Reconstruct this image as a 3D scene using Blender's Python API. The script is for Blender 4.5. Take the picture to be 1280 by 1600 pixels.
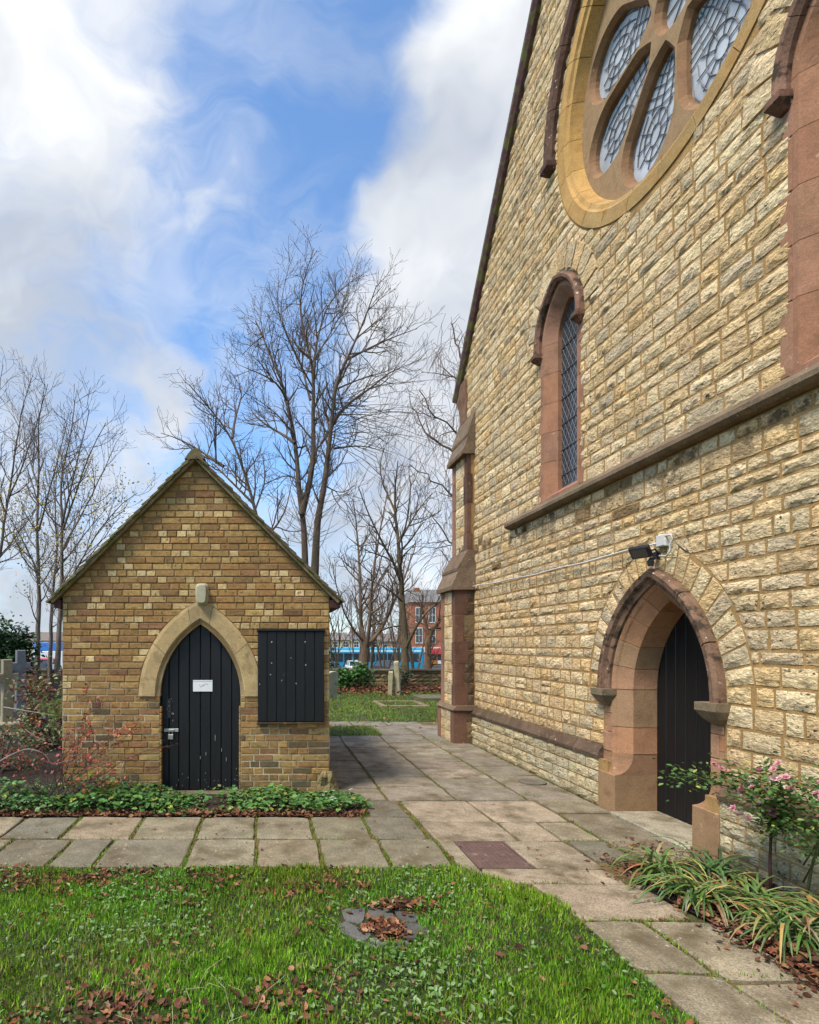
import bpy, bmesh, math, random
import numpy as np
from mathutils import Vector, Matrix, Euler

for o in list(bpy.data.objects):
    bpy.data.objects.remove(o, do_unlink=True)
SC = bpy.context.scene
COL = SC.collection
R = math.radians
random.seed(7)
RNG = np.random.default_rng(7)

# ------------------------------------------------------------------ camera
CAMH = 1.6
cam_d = bpy.data.cameras.new('camera')
cam = bpy.data.objects.new('camera', cam_d)
COL.objects.link(cam)
SC.camera = cam
cam.location = (0, 0, CAMH)
cam.rotation_euler = (R(90), 0, 0)
cam_d.sensor_fit = 'VERTICAL'
cam_d.sensor_height = 32.0
cam_d.lens = 870 / 1600 * 32.0
cam_d.shift_x = (640 - 417) / 1600
cam_d.shift_y = (1007 - 800) / 1600
cam_d.clip_start = 0.05
cam_d.clip_end = 3000

# ------------------------------------------------------------------ sun, sky, exposure
SUN_EL, SUN_DIR = 57.0, (-0.82, -0.57)          # horizontal direction towards the sun
sun_d = bpy.data.lights.new('sun', 'SUN')
sun_d.energy = 1.5
sun_d.angle = R(18)
sun_d.color = (1.0, 0.93, 0.82)
sun = bpy.data.objects.new('sun', sun_d)
COL.objects.link(sun)
_l = math.hypot(*SUN_DIR)
_to = Vector((SUN_DIR[0] / _l * math.cos(R(SUN_EL)), SUN_DIR[1] / _l * math.cos(R(SUN_EL)), math.sin(R(SUN_EL))))
sun.rotation_euler = _to.to_track_quat('Z', 'Y').to_euler()
sun.location = (-20, -8, 25)

vs = SC.view_settings
vs.view_transform = 'Standard'
vs.look = 'None'
vs.gamma = 1
vs.use_curve_mapping = False
vs.exposure = 1.8


cy = SC.cycles
cy.max_bounces = 5
cy.diffuse_bounces = 3
cy.glossy_bounces = 2
cy.transmission_bounces = 3
cy.transparent_max_bounces = 4
cy.use_adaptive_sampling = True
cy.adaptive_threshold = 0.03
cy.use_denoising = True
cy.caustics_reflective = False
cy.caustics_refractive = False


def pix_dir(px, py):
    v = Vector(((px - 417) / 870, 1, (1007 - py) / 870))
    return v.normalized()


def build_world():
    w = bpy.data.worlds.new('World')
    SC.world = w
    w.use_nodes = True
    w.cycles.sampling_method = 'MANUAL'
    w.cycles.sample_map_resolution = 256
    nt = w.node_tree
    N, L = nt.nodes, nt.links
    N.clear()
    out = N.new('ShaderNodeOutputWorld')
    bg = N.new('ShaderNodeBackground')
    bg.inputs['Strength'].default_value = 0.053
    L.new(bg.outputs[0], out.inputs[0])
    sky = N.new('ShaderNodeTexSky')
    sky.sky_type = 'NISHITA'
    sky.sun_disc = False
    sky.sun_elevation = R(SUN_EL)
    sky.sun_rotation = math.atan2(SUN_DIR[0], SUN_DIR[1])
    sky.air_density = 1.0
    sky.dust_density = 0.6
    sky.ozone_density = 2.0
    tc = N.new('ShaderNodeTexCoord')

    def math_(op, a, b=None, c=None, clamp=False):
        n = N.new('ShaderNodeMath')
        n.operation = op
        n.use_clamp = clamp
        for i, x in enumerate((a, b, c)):
            if x is None:
                continue
            if isinstance(x, (int, float)):
                n.inputs[i].default_value = x
            else:
                L.new(x, n.inputs[i])
        return n.outputs[0]

    def vmath(op, a, b=None, s=None):
        n = N.new('ShaderNodeVectorMath')
        n.operation = op
        for i, x in enumerate((a, b)):
            if x is None:
                continue
            if isinstance(x, (tuple, list, Vector)):
                n.inputs[i].default_value = tuple(x)
            else:
                L.new(x, n.inputs[i])
        if s is not None:
            n.inputs['Scale'].default_value = s
        return n

    def noise(vec, scale, detail, rough, dist=0.0):
        n = N.new('ShaderNodeTexNoise')
        n.inputs['Scale'].default_value = scale
        n.inputs['Detail'].default_value = detail
        n.inputs['Roughness'].default_value = rough
        n.inputs['Distortion'].default_value = dist
        L.new(vec, n.inputs['Vector'])
        return n

    d = vmath('NORMALIZE', tc.outputs['Generated']).outputs[0]
    wn = noise(d, 5.0, 3, 0.55)
    off = vmath('SUBTRACT', wn.outputs['Color'], (0.5, 0.5, 0.5)).outputs[0]
    wv = vmath('SCALE', off, s=0.24).outputs[0]
    dw = vmath('NORMALIZE', vmath('ADD', d, wv).outputs[0]).outputs[0]
    n1 = noise(vmath('ADD', d, (3.1, 1.7, 0.4)).outputs[0], 2.6, 6, 0.6, 0.5)
    dens = math_('MULTIPLY', math_('SUBTRACT', n1.outputs['Fac'], 0.5), 1.3)
    n3 = noise(vmath('MULTIPLY', dw, (1.0, 1.0, 2.0)).outputs[0], 6.0, 6, 0.62, 0.3)
    dens = math_('ADD', dens, math_('MULTIPLY', math_('SUBTRACT', n3.outputs['Fac'], 0.5), 1.7))
    dens = math_('ADD', dens, 0.10)
    # (pixel of the photo the cloud is seen at, inner and outer angular radius, weight)
    blobs = [((-40, 260), 6, 21, 0.20), ((-160, 60), 10, 26, 0.22), ((10, 620), 2, 14, 0.36), ((250, 590), 1, 5, 0.6), ((130, 60), 3, 14, 0.18), ((120, 330), 3, 10, 0.22),
             ((690, 250), 4, 11, 0.80), ((770, 60), 3, 11, 0.65), ((685, 490), 4, 9, 0.75), ((690, 640), 3, 10, 0.5), ((605, 345), 1, 5, 0.45), ((330, 340), 0.5, 3, 0.5), ((318, 372), 0.3, 4, 0.3),
             ((700, 860), 5, 20, 0.7), ((60, 950), 5, 18, 0.6), ((220, 700), 1, 6, 0.45), ((430, 160), 0.5, 6, 0.30), ((380, 240), 0.5, 5, 0.2),
             ((500, 60), 4, 13, -0.62), ((470, 300), 4, 13, -0.42), ((350, 440), 2, 9, -0.4), ((450, 580), 4, 12, -0.55), ((330, 540), 1, 8, -0.45), ((390, 690), 1, 9, -0.45),
             ((320, 120), 2, 10, -0.22), ((720, 412), 0.5, 3, -0.6)]
    for (p, ri, ro, amp) in blobs:
        dt = vmath('DOT_PRODUCT', dw, pix_dir(*p)).outputs['Value']
        ang = math_('ARCCOSINE', math_('MINIMUM', dt, 1.0))
        mr = N.new('ShaderNodeMapRange')
        mr.interpolation_type = 'SMOOTHSTEP'
        L.new(ang, mr.inputs['Value'])
        mr.inputs['From Min'].default_value = R(ri)
        mr.inputs['From Max'].default_value = R(ro)
        mr.inputs['To Min'].default_value = amp
        mr.inputs['To Max'].default_value = 0
        dens = math_('ADD', dens, mr.outputs[0])
    cov = N.new('ShaderNodeMapRange')
    cov.interpolation_type = 'SMOOTHSTEP'
    L.new(dens, cov.inputs['Value'])
    cov.inputs['From Min'].default_value = -0.28
    cov.inputs['From Max'].default_value = 0.95
    cov.inputs['To Max'].default_value = 0.97
    ci = noise(vmath('MULTIPLY', dw, (1.0, 1.6, 2.4)).outputs[0], 3.2, 7, 0.6, 0.35)
    cim = N.new('ShaderNodeMapRange')
    cim.interpolation_type = 'SMOOTHSTEP'
    L.new(ci.outputs['Fac'], cim.inputs['Value'])
    cim.inputs['From Min'].default_value = 0.42
    cim.inputs['From Max'].default_value = 0.72
    cim.inputs['To Max'].default_value = 0.36
    cvr = math_('SUBTRACT', 1.0, math_('MULTIPLY', math_('SUBTRACT', 1.0, cov.outputs[0]), math_('SUBTRACT', 1.0, cim.outputs[0])))
    # cloud brightness: white tops, grey-blue thick parts
    n2 = noise(vmath('ADD', dw, (1.0, 5.0, 2.0)).outputs[0], 2.4, 5, 0.55)
    cr = N.new('ShaderNodeValToRGB')
    L.new(n2.outputs['Fac'], cr.inputs[0])
    cr.color_ramp.elements[0].position = 0.38
    cr.color_ramp.elements[0].color = (3.1, 3.4, 3.9, 1)
    cr.color_ramp.elements[1].position = 0.66
    cr.color_ramp.elements[1].color = (6.3, 6.3, 6.25, 1)
    skm = N.new('ShaderNodeMix')
    skm.data_type = 'RGBA'
    skm.blend_type = 'MULTIPLY'
    skm.inputs[0].default_value = 1.0
    L.new(sky.outputs[0], skm.inputs[6])
    skm.inputs[7].default_value = (1.10, 1.36, 1.52, 1)
    mx = N.new('ShaderNodeMix')
    mx.data_type = 'RGBA'
    L.new(cvr, mx.inputs[0])
    L.new(skm.outputs[2], mx.inputs[6])
    L.new(cr.outputs[0], mx.inputs[7])
    L.new(mx.outputs[2], bg.inputs[0])


build_world()


# ------------------------------------------------------------------ helpers
def srgb(r, g, b):
    f = lambda c: (c / 255 / 12.92) if c / 255 <= 0.04045 else ((c / 255 + 0.055) / 1.055) ** 2.4
    return (f(r), f(g), f(b))


def new_mat(name):
    m = bpy.data.materials.new(name)
    m.use_nodes = True
    nt = m.node_tree
    nt.nodes.clear()
    out = nt.nodes.new('ShaderNodeOutputMaterial')
    b = nt.nodes.new('ShaderNodeBsdfPrincipled')
    nt.links.new(b.outputs[0], out.inputs[0])
    return m, nt, b


def ramp(nt, fac, stops):
    r = nt.nodes.new('ShaderNodeValToRGB')
    nt.links.new(fac, r.inputs[0])
    e = r.color_ramp.elements
    while len(e) < len(stops):
        e.new(0.5)
    for i, (p, c) in enumerate(stops):
        e[i].position = p
        e[i].color = tuple(c) + (1,) if len(c) == 3 else c
    return r.outputs[0]


def tnoise(nt, vec, scale, detail=6, rough=0.6, dist=0.0):
    n = nt.nodes.new('ShaderNodeTexNoise')
    n.inputs['Scale'].default_value = scale
    n.inputs['Detail'].default_value = detail
    n.inputs['Roughness'].default_value = rough
    n.inputs['Distortion'].default_value = dist
    if vec is not None:
        nt.links.new(vec, n.inputs['Vector'])
    return n.outputs['Fac']


def mixc(nt, fac, a, b, mode='MIX'):
    m = nt.nodes.new('ShaderNodeMix')
    m.data_type = 'RGBA'
    m.blend_type = mode
    m.clamp_factor = True
    for i, x in ((0, fac), (6, a), (7, b)):
        if isinstance(x, (int, float)):
            m.inputs[i].default_value = x
        elif isinstance(x, (tuple, list)):
            m.inputs[i].default_value = tuple(x) + (1,) if len(x) == 3 else tuple(x)
        else:
            nt.links.new(x, m.inputs[i])
    return m.outputs[2]


def nmath(nt, op, a, b=None, clamp=False):
    n = nt.nodes.new('ShaderNodeMath')
    n.operation = op
    n.use_clamp = clamp
    for i, x in enumerate((a, b)):
        if x is None:
            continue
        if isinstance(x, (int, float)):
            n.inputs[i].default_value = x
        else:
            nt.links.new(x, n.inputs[i])
    return n.outputs[0]


def maprange(nt, v, a, b, c=0.0, d=1.0):
    n = nt.nodes.new('ShaderNodeMapRange')
    nt.links.new(v, n.inputs['Value'])
    n.inputs['From Min'].default_value = a
    n.inputs['From Max'].default_value = b
    n.inputs['To Min'].default_value = c
    n.inputs['To Max'].default_value = d
    return n.outputs[0]


def surf(name, base=(0.5, 0.5, 0.5), rough=0.85, tint=False, var=0.35, var_scale=6.0, spots=None, spot_scale=20.0, spot_lim=(0.58, 0.68),
         bump=0.3, bump_scale=40.0, bump_dist=0.01, spec=0.3, fine=0.25, stain=None, metal=0.0, stretch=None, spots2=None, spot2_scale=60, spot2_lim=(0.66, 0.72)):
    """procedural surface: base colour (or the mesh's tint) with mottling, spots, fine grain, relief"""
    m, nt, b = new_mat(name)
    N, L = nt.nodes, nt.links
    tc = N.new('ShaderNodeTexCoord')
    vec = tc.outputs['Object']
    if stretch:
        mp = N.new('ShaderNodeMapping')
        mp.inputs['Scale'].default_value = stretch
        L.new(vec, mp.inputs[0])
        vec = mp.outputs[0]
    if tint:
        a = N.new('ShaderNodeAttribute')
        a.attribute_name = 'tint'
        col = a.outputs['Color']
    else:
        rgb = N.new('ShaderNodeRGB')
        rgb.outputs[0].default_value = tuple(base) + (1,)
        col = rgb.outputs[0]
    n1 = tnoise(nt, vec, var_scale, 4, 0.65)
    f1 = ramp(nt, n1, [(0.3, (1 - var,) * 3), (0.7, (1 + var * 0.7,) * 3)])
    col = mixc(nt, 1.0, col, f1, 'MULTIPLY')
    if fine:
        n2 = tnoise(nt, vec, bump_scale * 2.5, 1, 0.7)
        f2 = ramp(nt, n2, [(0.3, (1 - fine,) * 3), (0.7, (1 + fine,) * 3)])
        col = mixc(nt, 1.0, col, f2, 'MULTIPLY')
    if spots:
        n3 = tnoise(nt, vec, spot_scale, 4, 0.62)
        col = mixc(nt, maprange(nt, n3, *spot_lim), col, spots)
    if spots2:
        n3 = tnoise(nt, vec, spot2_scale, 2, 0.6)
        patch = maprange(nt, tnoise(nt, tc.outputs['Object'], 3.1, 2, 0.6), 0.38, 0.62, 0.15, 1.0)
        col = mixc(nt, nmath(nt, 'MULTIPLY', maprange(nt, n3, *spot2_lim), patch), col, spots2)
    if stain:
        # (colour, height from, height to, strength): weather stain by height, broken up by noise
        geo = N.new('ShaderNodeNewGeometry')
        sep = N.new('ShaderNodeSeparateXYZ')
        L.new(geo.outputs['Position'], sep.inputs[0])
        for sd_ in stain:
            (sc, z0, z1, st, nsc) = sd_[:5]
            lim = sd_[6] if len(sd_) > 6 else (0.4, 0.62)
            h = maprange(nt, sep.outputs['Z'], z0, z1, 1.0, 0.0)
            if len(sd_) > 5:
                h = nmath(nt, 'MULTIPLY', h, nmath(nt, 'LESS_THAN', sep.outputs['Z'], sd_[5]))
            ns = tnoise(nt, tc.outputs['Object'], nsc, 4, 0.7)
            f = nmath(nt, 'MULTIPLY', nmath(nt, 'MULTIPLY', h, maprange(nt, ns, *lim)), st, True)
            col = mixc(nt, f, col, sc)
    L.new(col, b.inputs['Base Color'])
    b.inputs['Roughness'].default_value = rough
    b.inputs['Metallic'].default_value = metal
    b.inputs['Specular IOR Level'].default_value = spec
    if bump:
        bn = tnoise(nt, vec, bump_scale, 4, 0.65)
        bp = N.new('ShaderNodeBump')
        bp.inputs['Strength'].default_value = bump
        bp.inputs['Distance'].default_value = bump_dist
        L.new(bn, bp.inputs['Height'])
        L.new(bp.outputs[0], b.inputs['Normal'])
    return m


def leafmat(name, rough=0.55, trans=0.25, spec=0.3):
    m, nt, b = new_mat(name)
    N, L = nt.nodes, nt.links
    a = N.new('ShaderNodeAttribute')
    a.attribute_name = 'tint'
    L.new(a.outputs['Color'], b.inputs['Base Color'])
    b.inputs['Roughness'].default_value = rough
    b.inputs['Specular IOR Level'].default_value = spec
    tr = N.new('ShaderNodeBsdfTranslucent')
    L.new(a.outputs['Color'], tr.inputs['Color'])
    mx = N.new('ShaderNodeMixShader')
    mx.inputs[0].default_value = trans
    L.new(b.outputs[0], mx.inputs[1])
    L.new(tr.outputs[0], mx.inputs[2])
    out = [n for n in N if n.type == 'OUTPUT_MATERIAL'][0]
    L.new(mx.outputs[0], out.inputs[0])
    return m


PLOC = {}


def put(o, parent):
    COL.objects.link(o)
    if parent is not None:
        o.parent = parent
        loc = PLOC.get(parent.name)
        if loc is not None:
            o.matrix_parent_inverse = Matrix.Translation(loc).inverted()
    return o


def tag(o, label=None, cat=None, group=None, kind=None):
    if label:
        o['label'] = label
    if cat:
        o['category'] = cat
    if group:
        o['group'] = group
    if kind:
        o['kind'] = kind
    return o


def thing(name, loc, label, cat, group=None):
    o = bpy.data.objects.new(name, None)
    o.empty_display_size = 0.1
    o.location = loc
    COL.objects.link(o)
    PLOC[o.name] = Vector(loc)
    return tag(o, label, cat, group)


def holder(name, parent, label=None):
    """a part that has only sub-parts"""
    o = bpy.data.objects.new(name, None)
    o.empty_display_size = 0.1
    put(o, parent)
    if label:
        o['label'] = label
    return o


class MB:
    """collects polygons (world coordinates) of ONE object"""

    def __init__(self):
        self.v, self.f, self.t = [], [], []

    def add(self, verts, faces, tint=(0.5, 0.5, 0.5)):
        b = len(self.v)
        self.v.extend([tuple(p) for p in verts])
        self.f.extend([tuple(i + b for i in f) for f in faces])
        self.t.extend([tint] * len(verts))
        return self

    def quad(self, a, b, c, d, tint=(.5, .5, .5)):
        return self.add([a, b, c, d], [(0, 1, 2, 3)], tint)

    def box(self, fr, u0, u1, v0, v1, w0, w1, bev=0.0, tint=(.5, .5, .5)):
        """box in frame fr; its front (w1) edges chamfered by bev"""
        if bev <= 0:
            V = [fr(u, v, w) for w in (w0, w1) for (u, v) in ((u0, v0), (u1, v0), (u1, v1), (u0, v1))]
            F = [(3, 2, 1, 0), (4, 5, 6, 7), (0, 1, 5, 4), (1, 2, 6, 5), (2, 3, 7, 6), (3, 0, 4, 7)]
        else:
            V = []
            for (w, k) in ((w0, 0), (w1 - bev, 0), (w1, bev)):
                V += [fr(u, v, w) for (u, v) in ((u0 + k, v0 + k), (u1 - k, v0 + k), (u1 - k, v1 - k), (u0 + k, v1 - k))]
            F = [(3, 2, 1, 0), (8, 9, 10, 11)]
            for r in (0, 4):
                F += [(r + i, r + (i + 1) % 4, r + 4 + (i + 1) % 4, r + 4 + i) for i in range(4)]
        return self.add(V, F, tint)

    def tube(self, pts, rads, n=8, tint=(.5, .5, .5), cap=True):
        V, F = tube_geo(np.array(pts, float), np.array(rads, float) if hasattr(rads, '__len__') else np.full(len(pts), rads), n)
        F = [tuple(f) for f in F]
        if cap:
            F.append(tuple(range(n - 1, -1, -1)))
            m = (len(pts) - 1) * n
            F.append(tuple(range(m, m + n)))
        return self.add(V, F, tint)

    def build(self, name, mat, parent=None, smooth=False, recalc=True):
        me = bpy.data.meshes.new(name)
        me.from_pydata(self.v, [], self.f)
        if recalc and len(self.f) < 20000:
            bm = bmesh.new()
            bm.from_mesh(me)
            bmesh.ops.recalc_face_normals(bm, faces=bm.faces)
            bm.to_mesh(me)
            bm.free()
        at = me.color_attributes.new('tint', 'FLOAT_COLOR', 'POINT')
        arr = np.ones((len(self.v), 4), np.float32)
        arr[:, :3] = np.array(self.t, np.float32).reshape(-1, 3)
        at.data.foreach_set('color', arr.ravel())
        if mat:
            me.materials.append(mat)
        if smooth:
            me.polygons.foreach_set('use_smooth', [True] * len(me.polygons))
        me.update()
        return put(bpy.data.objects.new(name, me), parent)


def tube_geo(P, rad, n):
    T = np.gradient(P, axis=0)
    T /= np.linalg.norm(T, axis=1)[:, None] + 1e-9
    a = np.array([0, 0, 1.0]) if abs(T[0][2]) < 0.9 else np.array([1.0, 0, 0])
    A = np.cross(T, a)
    A /= np.linalg.norm(A, axis=1)[:, None] + 1e-9
    B = np.cross(T, A)
    th = np.arange(n) / n * 2 * np.pi
    V = P[:, None, :] + rad[:, None, None] * (np.cos(th)[None, :, None] * A[:, None, :] + np.sin(th)[None, :, None] * B[:, None, :])
    V = V.reshape(-1, 3)
    i = np.arange(len(P) - 1)[:, None] * n
    j = np.arange(n)[None, :]
    k = (j + 1) % n
    F = np.stack([i + j, i + k, i + n + k, i + n + j], -1).reshape(-1, 4)
    return V, F


def np_mesh(name, V, F, mat, parent=None, tint=None, smooth=False):
    """one big mesh from arrays: F (m,3) or (m,4)"""
    V = np.ascontiguousarray(V, np.float32)
    F = np.ascontiguousarray(F, np.int32)
    k = F.shape[1]
    me = bpy.data.meshes.new(name)
    me.vertices.add(len(V))
    me.vertices.foreach_set('co', V.ravel())
    me.loops.add(F.size)
    me.loops.foreach_set('vertex_index', F.ravel())
    me.polygons.add(len(F))
    me.polygons.foreach_set('loop_start', np.arange(0, F.size, k, dtype=np.int32))
    me.polygons.foreach_set('loop_total', np.full(len(F), k, np.int32))
    me.polygons.foreach_set('use_smooth', np.full(len(F), smooth))
    if tint is not None:
        at = me.color_attributes.new('tint', 'FLOAT_COLOR', 'POINT')
        arr = np.ones((len(V), 4), np.float32)
        arr[:, :3] = tint
        at.data.foreach_set('color', arr.ravel())
    me.materials.append(mat)
    me.update(calc_edges=True)
    return put(bpy.data.objects.new(name, me), parent)


def fr_world(u, v, w):
    return (u, v, w)


def rnd(a, b):
    return random.uniform(a, b)


def jit(c, s=0.1):
    k = 1 + rnd(-s, s)
    return tuple(max(0.004, x * k * (1 + rnd(-s, s) * 0.15)) for x in c)


class Arch:
    """pointed arch on jambs; side -1 / +1, q < 0 down the jamb (metres), 0..1 up the arc"""

    def __init__(s, cu, vs, a, rise):
        s.cu, s.vs, s.a = cu, vs, a
        s.c = (rise * rise - a * a) / (2 * a)

    def pt(s, side, q, off):
        if q <= 0:
            return (s.cu + side * (s.a + off), s.vs + q)
        Rr = s.a + s.c + off
        th = q * math.acos(max(-1, min(1, s.c / Rr)))
        return (s.cu + side * (-s.c + Rr * math.cos(th)), s.vs + Rr * math.sin(th))

    def apex(s, off):
        return s.vs + math.sqrt((s.a + s.c + off) ** 2 - s.c ** 2)

    def outline(s, off, foot, n=14):
        """points from the left foot over the apex to the right foot"""
        L = [(s.cu - (s.a + off), foot)] + [s.pt(-1, i / n, off) for i in range(n + 1)]
        Rr = [s.pt(1, i / n, off) for i in range(n - 1, -1, -1)] + [(s.cu + s.a + off, foot)]
        return L + Rr

    def span(s, v, off):
        """blocked interval (u0,u1) at height v, or None"""
        if v <= s.vs:
            return (s.cu - s.a - off, s.cu + s.a + off)
        Rr = s.a + s.c + off
        dv = v - s.vs
        if dv >= Rr:
            return None
        x = -s.c + math.sqrt(Rr * Rr - dv * dv)
        if x <= 0:
            return None
        return (s.cu - x, s.cu + x)


def sweep(mb, fr, ptf, qs, profile, tint, cap=True):
    """closed profile [(off,w)] carried along ptf(q, off)"""
    n = len(profile)
    V, F = [], []
    for q in qs:
        for (off, w) in profile:
            u, v = ptf(q, off)
            V.append(fr(u, v, w))
    for i in range(len(qs) - 1):
        for j in range(n):
            k = (j + 1) % n
            F.append((i * n + j, i * n + k, (i + 1) * n + k, (i + 1) * n + j))
    if cap:
        F.append(tuple(range(n)))
        F.append(tuple((len(qs) - 1) * n + j for j in range(n - 1, -1, -1)))
    mb.add(V, F, tint)


def plate(fr, outer, holes, w, name, mat, parent, tint=(.5, .5, .5)):
    """flat sheet with holes"""
    bm = bmesh.new()
    edges = []
    for loop in [outer] + holes:
        vs_ = [bm.verts.new(fr(u, v, w)) for (u, v) in loop]
        for i in range(len(vs_)):
            edges.append(bm.edges.new((vs_[i], vs_[(i + 1) % len(vs_)])))
    bmesh.ops.triangle_fill(bm, use_beauty=True, use_dissolve=False, edges=edges)
    me = bpy.data.meshes.new(name)
    bmesh.ops.recalc_face_normals(bm, faces=bm.faces)
    bm.to_mesh(me)
    bm.free()
    at = me.color_attributes.new('tint', 'FLOAT_COLOR', 'POINT')
    at.data.foreach_set('color', np.tile(np.array(tuple(tint) + (1,), np.float32), len(me.vertices)))
    me.materials.append(mat)
    return put(bpy.data.objects.new(name, me), parent)


def loft(mb, fr, A, wa, B, wb, tint=(.5, .5, .5), closed=False):
    n = len(A)
    V = [fr(u, v, wa) for (u, v) in A] + [fr(u, v, wb) for (u, v) in B]
    m = n if closed else n - 1
    mb.add(V, [(i, (i + 1) % n, n + (i + 1) % n, n + i) for i in range(m)], tint)


def vnoise(x, y, seed=0, sc=1.0):
    """smooth pseudo-noise -1..1 from sines (arrays)"""
    r = np.random.default_rng(seed)
    s = 0
    for k in range(7):
        a = r.uniform(0, 2 * np.pi)
        f = sc * r.uniform(0.6, 2.4)
        s = s + np.sin((x * np.cos(a) + y * np.sin(a)) * f + r.uniform(0, 6.28))
    return s / 3.5


# ------------------------------------------------------------------ materials
M = {}
M['stone'] = surf('rubble stone', tint=True, rough=0.92, var=0.2, var_scale=7, spots=srgb(160, 136, 98), spot_scale=12, spot_lim=(0.55, 0.72), bump=1.0, bump_scale=30,
                  bump_dist=0.036, fine=0.22, spots2=srgb(66, 52, 36), spot2_scale=40, spot2_lim=(0.605, 0.675), stretch=(1, 0.62, 1.2),
                  stain=[(srgb(58, 46, 32), 3.15, 2.7, .9, 5.0, 3.2, (.5, .6)), (srgb(96, 98, 66), 0.0, 0.7, 0.5, 3.0)])
M['mortar'] = surf('church mortar', base=srgb(158, 125, 78), rough=0.95, var=0.25, var_scale=4, bump=0.6, bump_scale=60, bump_dist=0.008, spots=srgb(120, 98, 66), spot_scale=6)
M['redstone'] = surf('red sandstone', tint=True, rough=0.92, var=0.3, var_scale=4, bump=0.5, bump_scale=45, bump_dist=0.008, fine=0.16, spots=srgb(104, 76, 56), spot_scale=4, spot_lim=(0.54, 0.78), spots2=srgb(176, 150, 122), spot2_scale=22, spot2_lim=(0.66, 0.74))
M['hood'] = surf('weathered hood stone', tint=True, rough=0.92, var=0.3, var_scale=8, bump=0.5, bump_scale=40, bump_dist=0.008, spots=srgb(62, 50, 38), spot_scale=9, spot_lim=(0.5, 0.62),
                 spots2=srgb(205, 200, 185), spot2_scale=26, spot2_lim=(0.69, 0.71))
M['darkstone'] = surf('weathered dark stone', tint=True, rough=0.92, var=0.35, var_scale=6, bump=0.5, bump_scale=35, bump_dist=0.01, spots=srgb(120, 104, 82), spot_scale=9, spot_lim=(0.6, 0.72), spots2=srgb(190, 186, 172), spot2_scale=30, spot2_lim=(0.7, 0.73))
M['goldstone'] = surf('golden sandstone', tint=True, rough=0.9, var=0.25, var_scale=4, bump=0.35, bump_scale=45, bump_dist=0.006, spots=srgb(150, 112, 58), spot_scale=4, spot_lim=(0.55, 0.7))
M['brick'] = surf('stock brick', tint=True, rough=0.92, var=0.26, var_scale=22, bump=0.6, bump_scale=70, bump_dist=0.006, fine=0.25, spots=srgb(80, 62, 40), spot_scale=24, spot_lim=(0.58, 0.70),
                  stain=[(srgb(74, 74, 40), 0.0, 0.75, 0.55, 4.0)])
M['bmortar'] = surf('brick mortar', base=srgb(126, 102, 66), rough=0.95, var=0.3, var_scale=3, bump=0.5, bump_scale=90, bump_dist=0.004, spots=srgb(104, 82, 52), spot_scale=3, spot_lim=(0.5, 0.72), stain=[(srgb(200, 184, 150), 0.75, 1.5, 0.95, 1.6)])
M['limestone'] = surf('dressed limestone', tint=True, rough=0.9, var=0.2, var_scale=6, bump=0.35, bump_scale=60, bump_dist=0.004, spots=srgb(118, 98, 64), spot_scale=7, spot_lim=(0.55, 0.75))
M['black'] = surf('black painted boards', base=(0.0075, 0.0075, 0.008), rough=0.5, var=0.4, var_scale=8, bump=0.3, bump_scale=30, bump_dist=0.003, spec=0.35, stretch=(6, 6, 0.5), fine=0.3,
                  spots=(0.05, 0.048, 0.042), spot_scale=14, spot_lim=(0.70, 0.78))
M['slab'] = surf('paving slab', tint=True, rough=0.9, var=0.3, var_scale=5.0, bump=0.7, bump_scale=45, bump_dist=0.007, fine=0.38, spots=srgb(92, 80, 58), spot_scale=3.2, spot_lim=(0.48, 0.70), spots2=srgb(168, 160, 142), spot2_scale=34, spot2_lim=(0.66, 0.72))
M['tile'] = surf('mossy roof tile', tint=True, rough=0.95, var=0.35, var_scale=14, bump=0.7, bump_scale=50, bump_dist=0.008, spots=srgb(96, 96, 52), spot_scale=8, spot_lim=(0.48, 0.6))
M['soil'] = surf('dark soil', base=(0.035, 0.024, 0.016), rough=1.0, var=0.5, var_scale=8, bump=0.9, bump_scale=40, bump_dist=0.02)
M['lawn'] = surf('turf', base=(0.04, 0.058, 0.014), rough=1.0, var=0.5, var_scale=5, bump=0.9, bump_scale=60, bump_dist=0.02, spots=(0.05, 0.04, 0.018), spot_scale=6, spot_lim=(0.5, 0.66))
M['joint'] = surf('mossy joint earth', base=(0.15, 0.10, 0.04), rough=1.0, var=0.5, var_scale=7, bump=0.8, bump_scale=60, bump_dist=0.01, spots=(0.06, 0.075, 0.018), spot_scale=6, spot_lim=(0.5, 0.62))
M['blade'] = leafmat('grass blade', 0.5, 0.35)
M['leaf'] = leafmat('living leaf', 0.45, 0.25, 0.4)
M['dead'] = leafmat('dead leaf', 0.8, 0.12, 0.15)
M['bark'] = surf('bark', tint=True, rough=0.95, var=0.35, var_scale=5, bump=0.8, bump_scale=12, bump_dist=0.03, stretch=(1, 1, 0.3))
M['twig'] = surf('twig', tint=True, rough=0.9, var=0.1, bump=0, fine=0)
M['petal'] = leafmat('petal', 0.6, 0.3)
M['metal'] = surf('galvanised metal', base=(0.42, 0.42, 0.4), rough=0.45, metal=0.7, var=0.3, bump=0.2, spots=(0.2, 0.13, 0.08), spot_scale=20)
M['plasticw'] = surf('off white plastic', base=(0.55, 0.53, 0.48), rough=0.5, var=0.12, bump=0, fine=0.05)
M['lampglass'] = surf('yellowed diffuser', base=srgb(168, 160, 132), rough=0.45, var=0.2, var_scale=10, bump=0, fine=0.1)
M['darkmetal'] = surf('dark grey metal', base=(0.02, 0.02, 0.022), rough=0.45, var=0.2, bump=0.1, fine=0.1)
M['paper'] = surf('paper', base=(0.72, 0.72, 0.7), rough=0.8, var=0.08, bump=0.1, fine=0.03)
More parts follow.
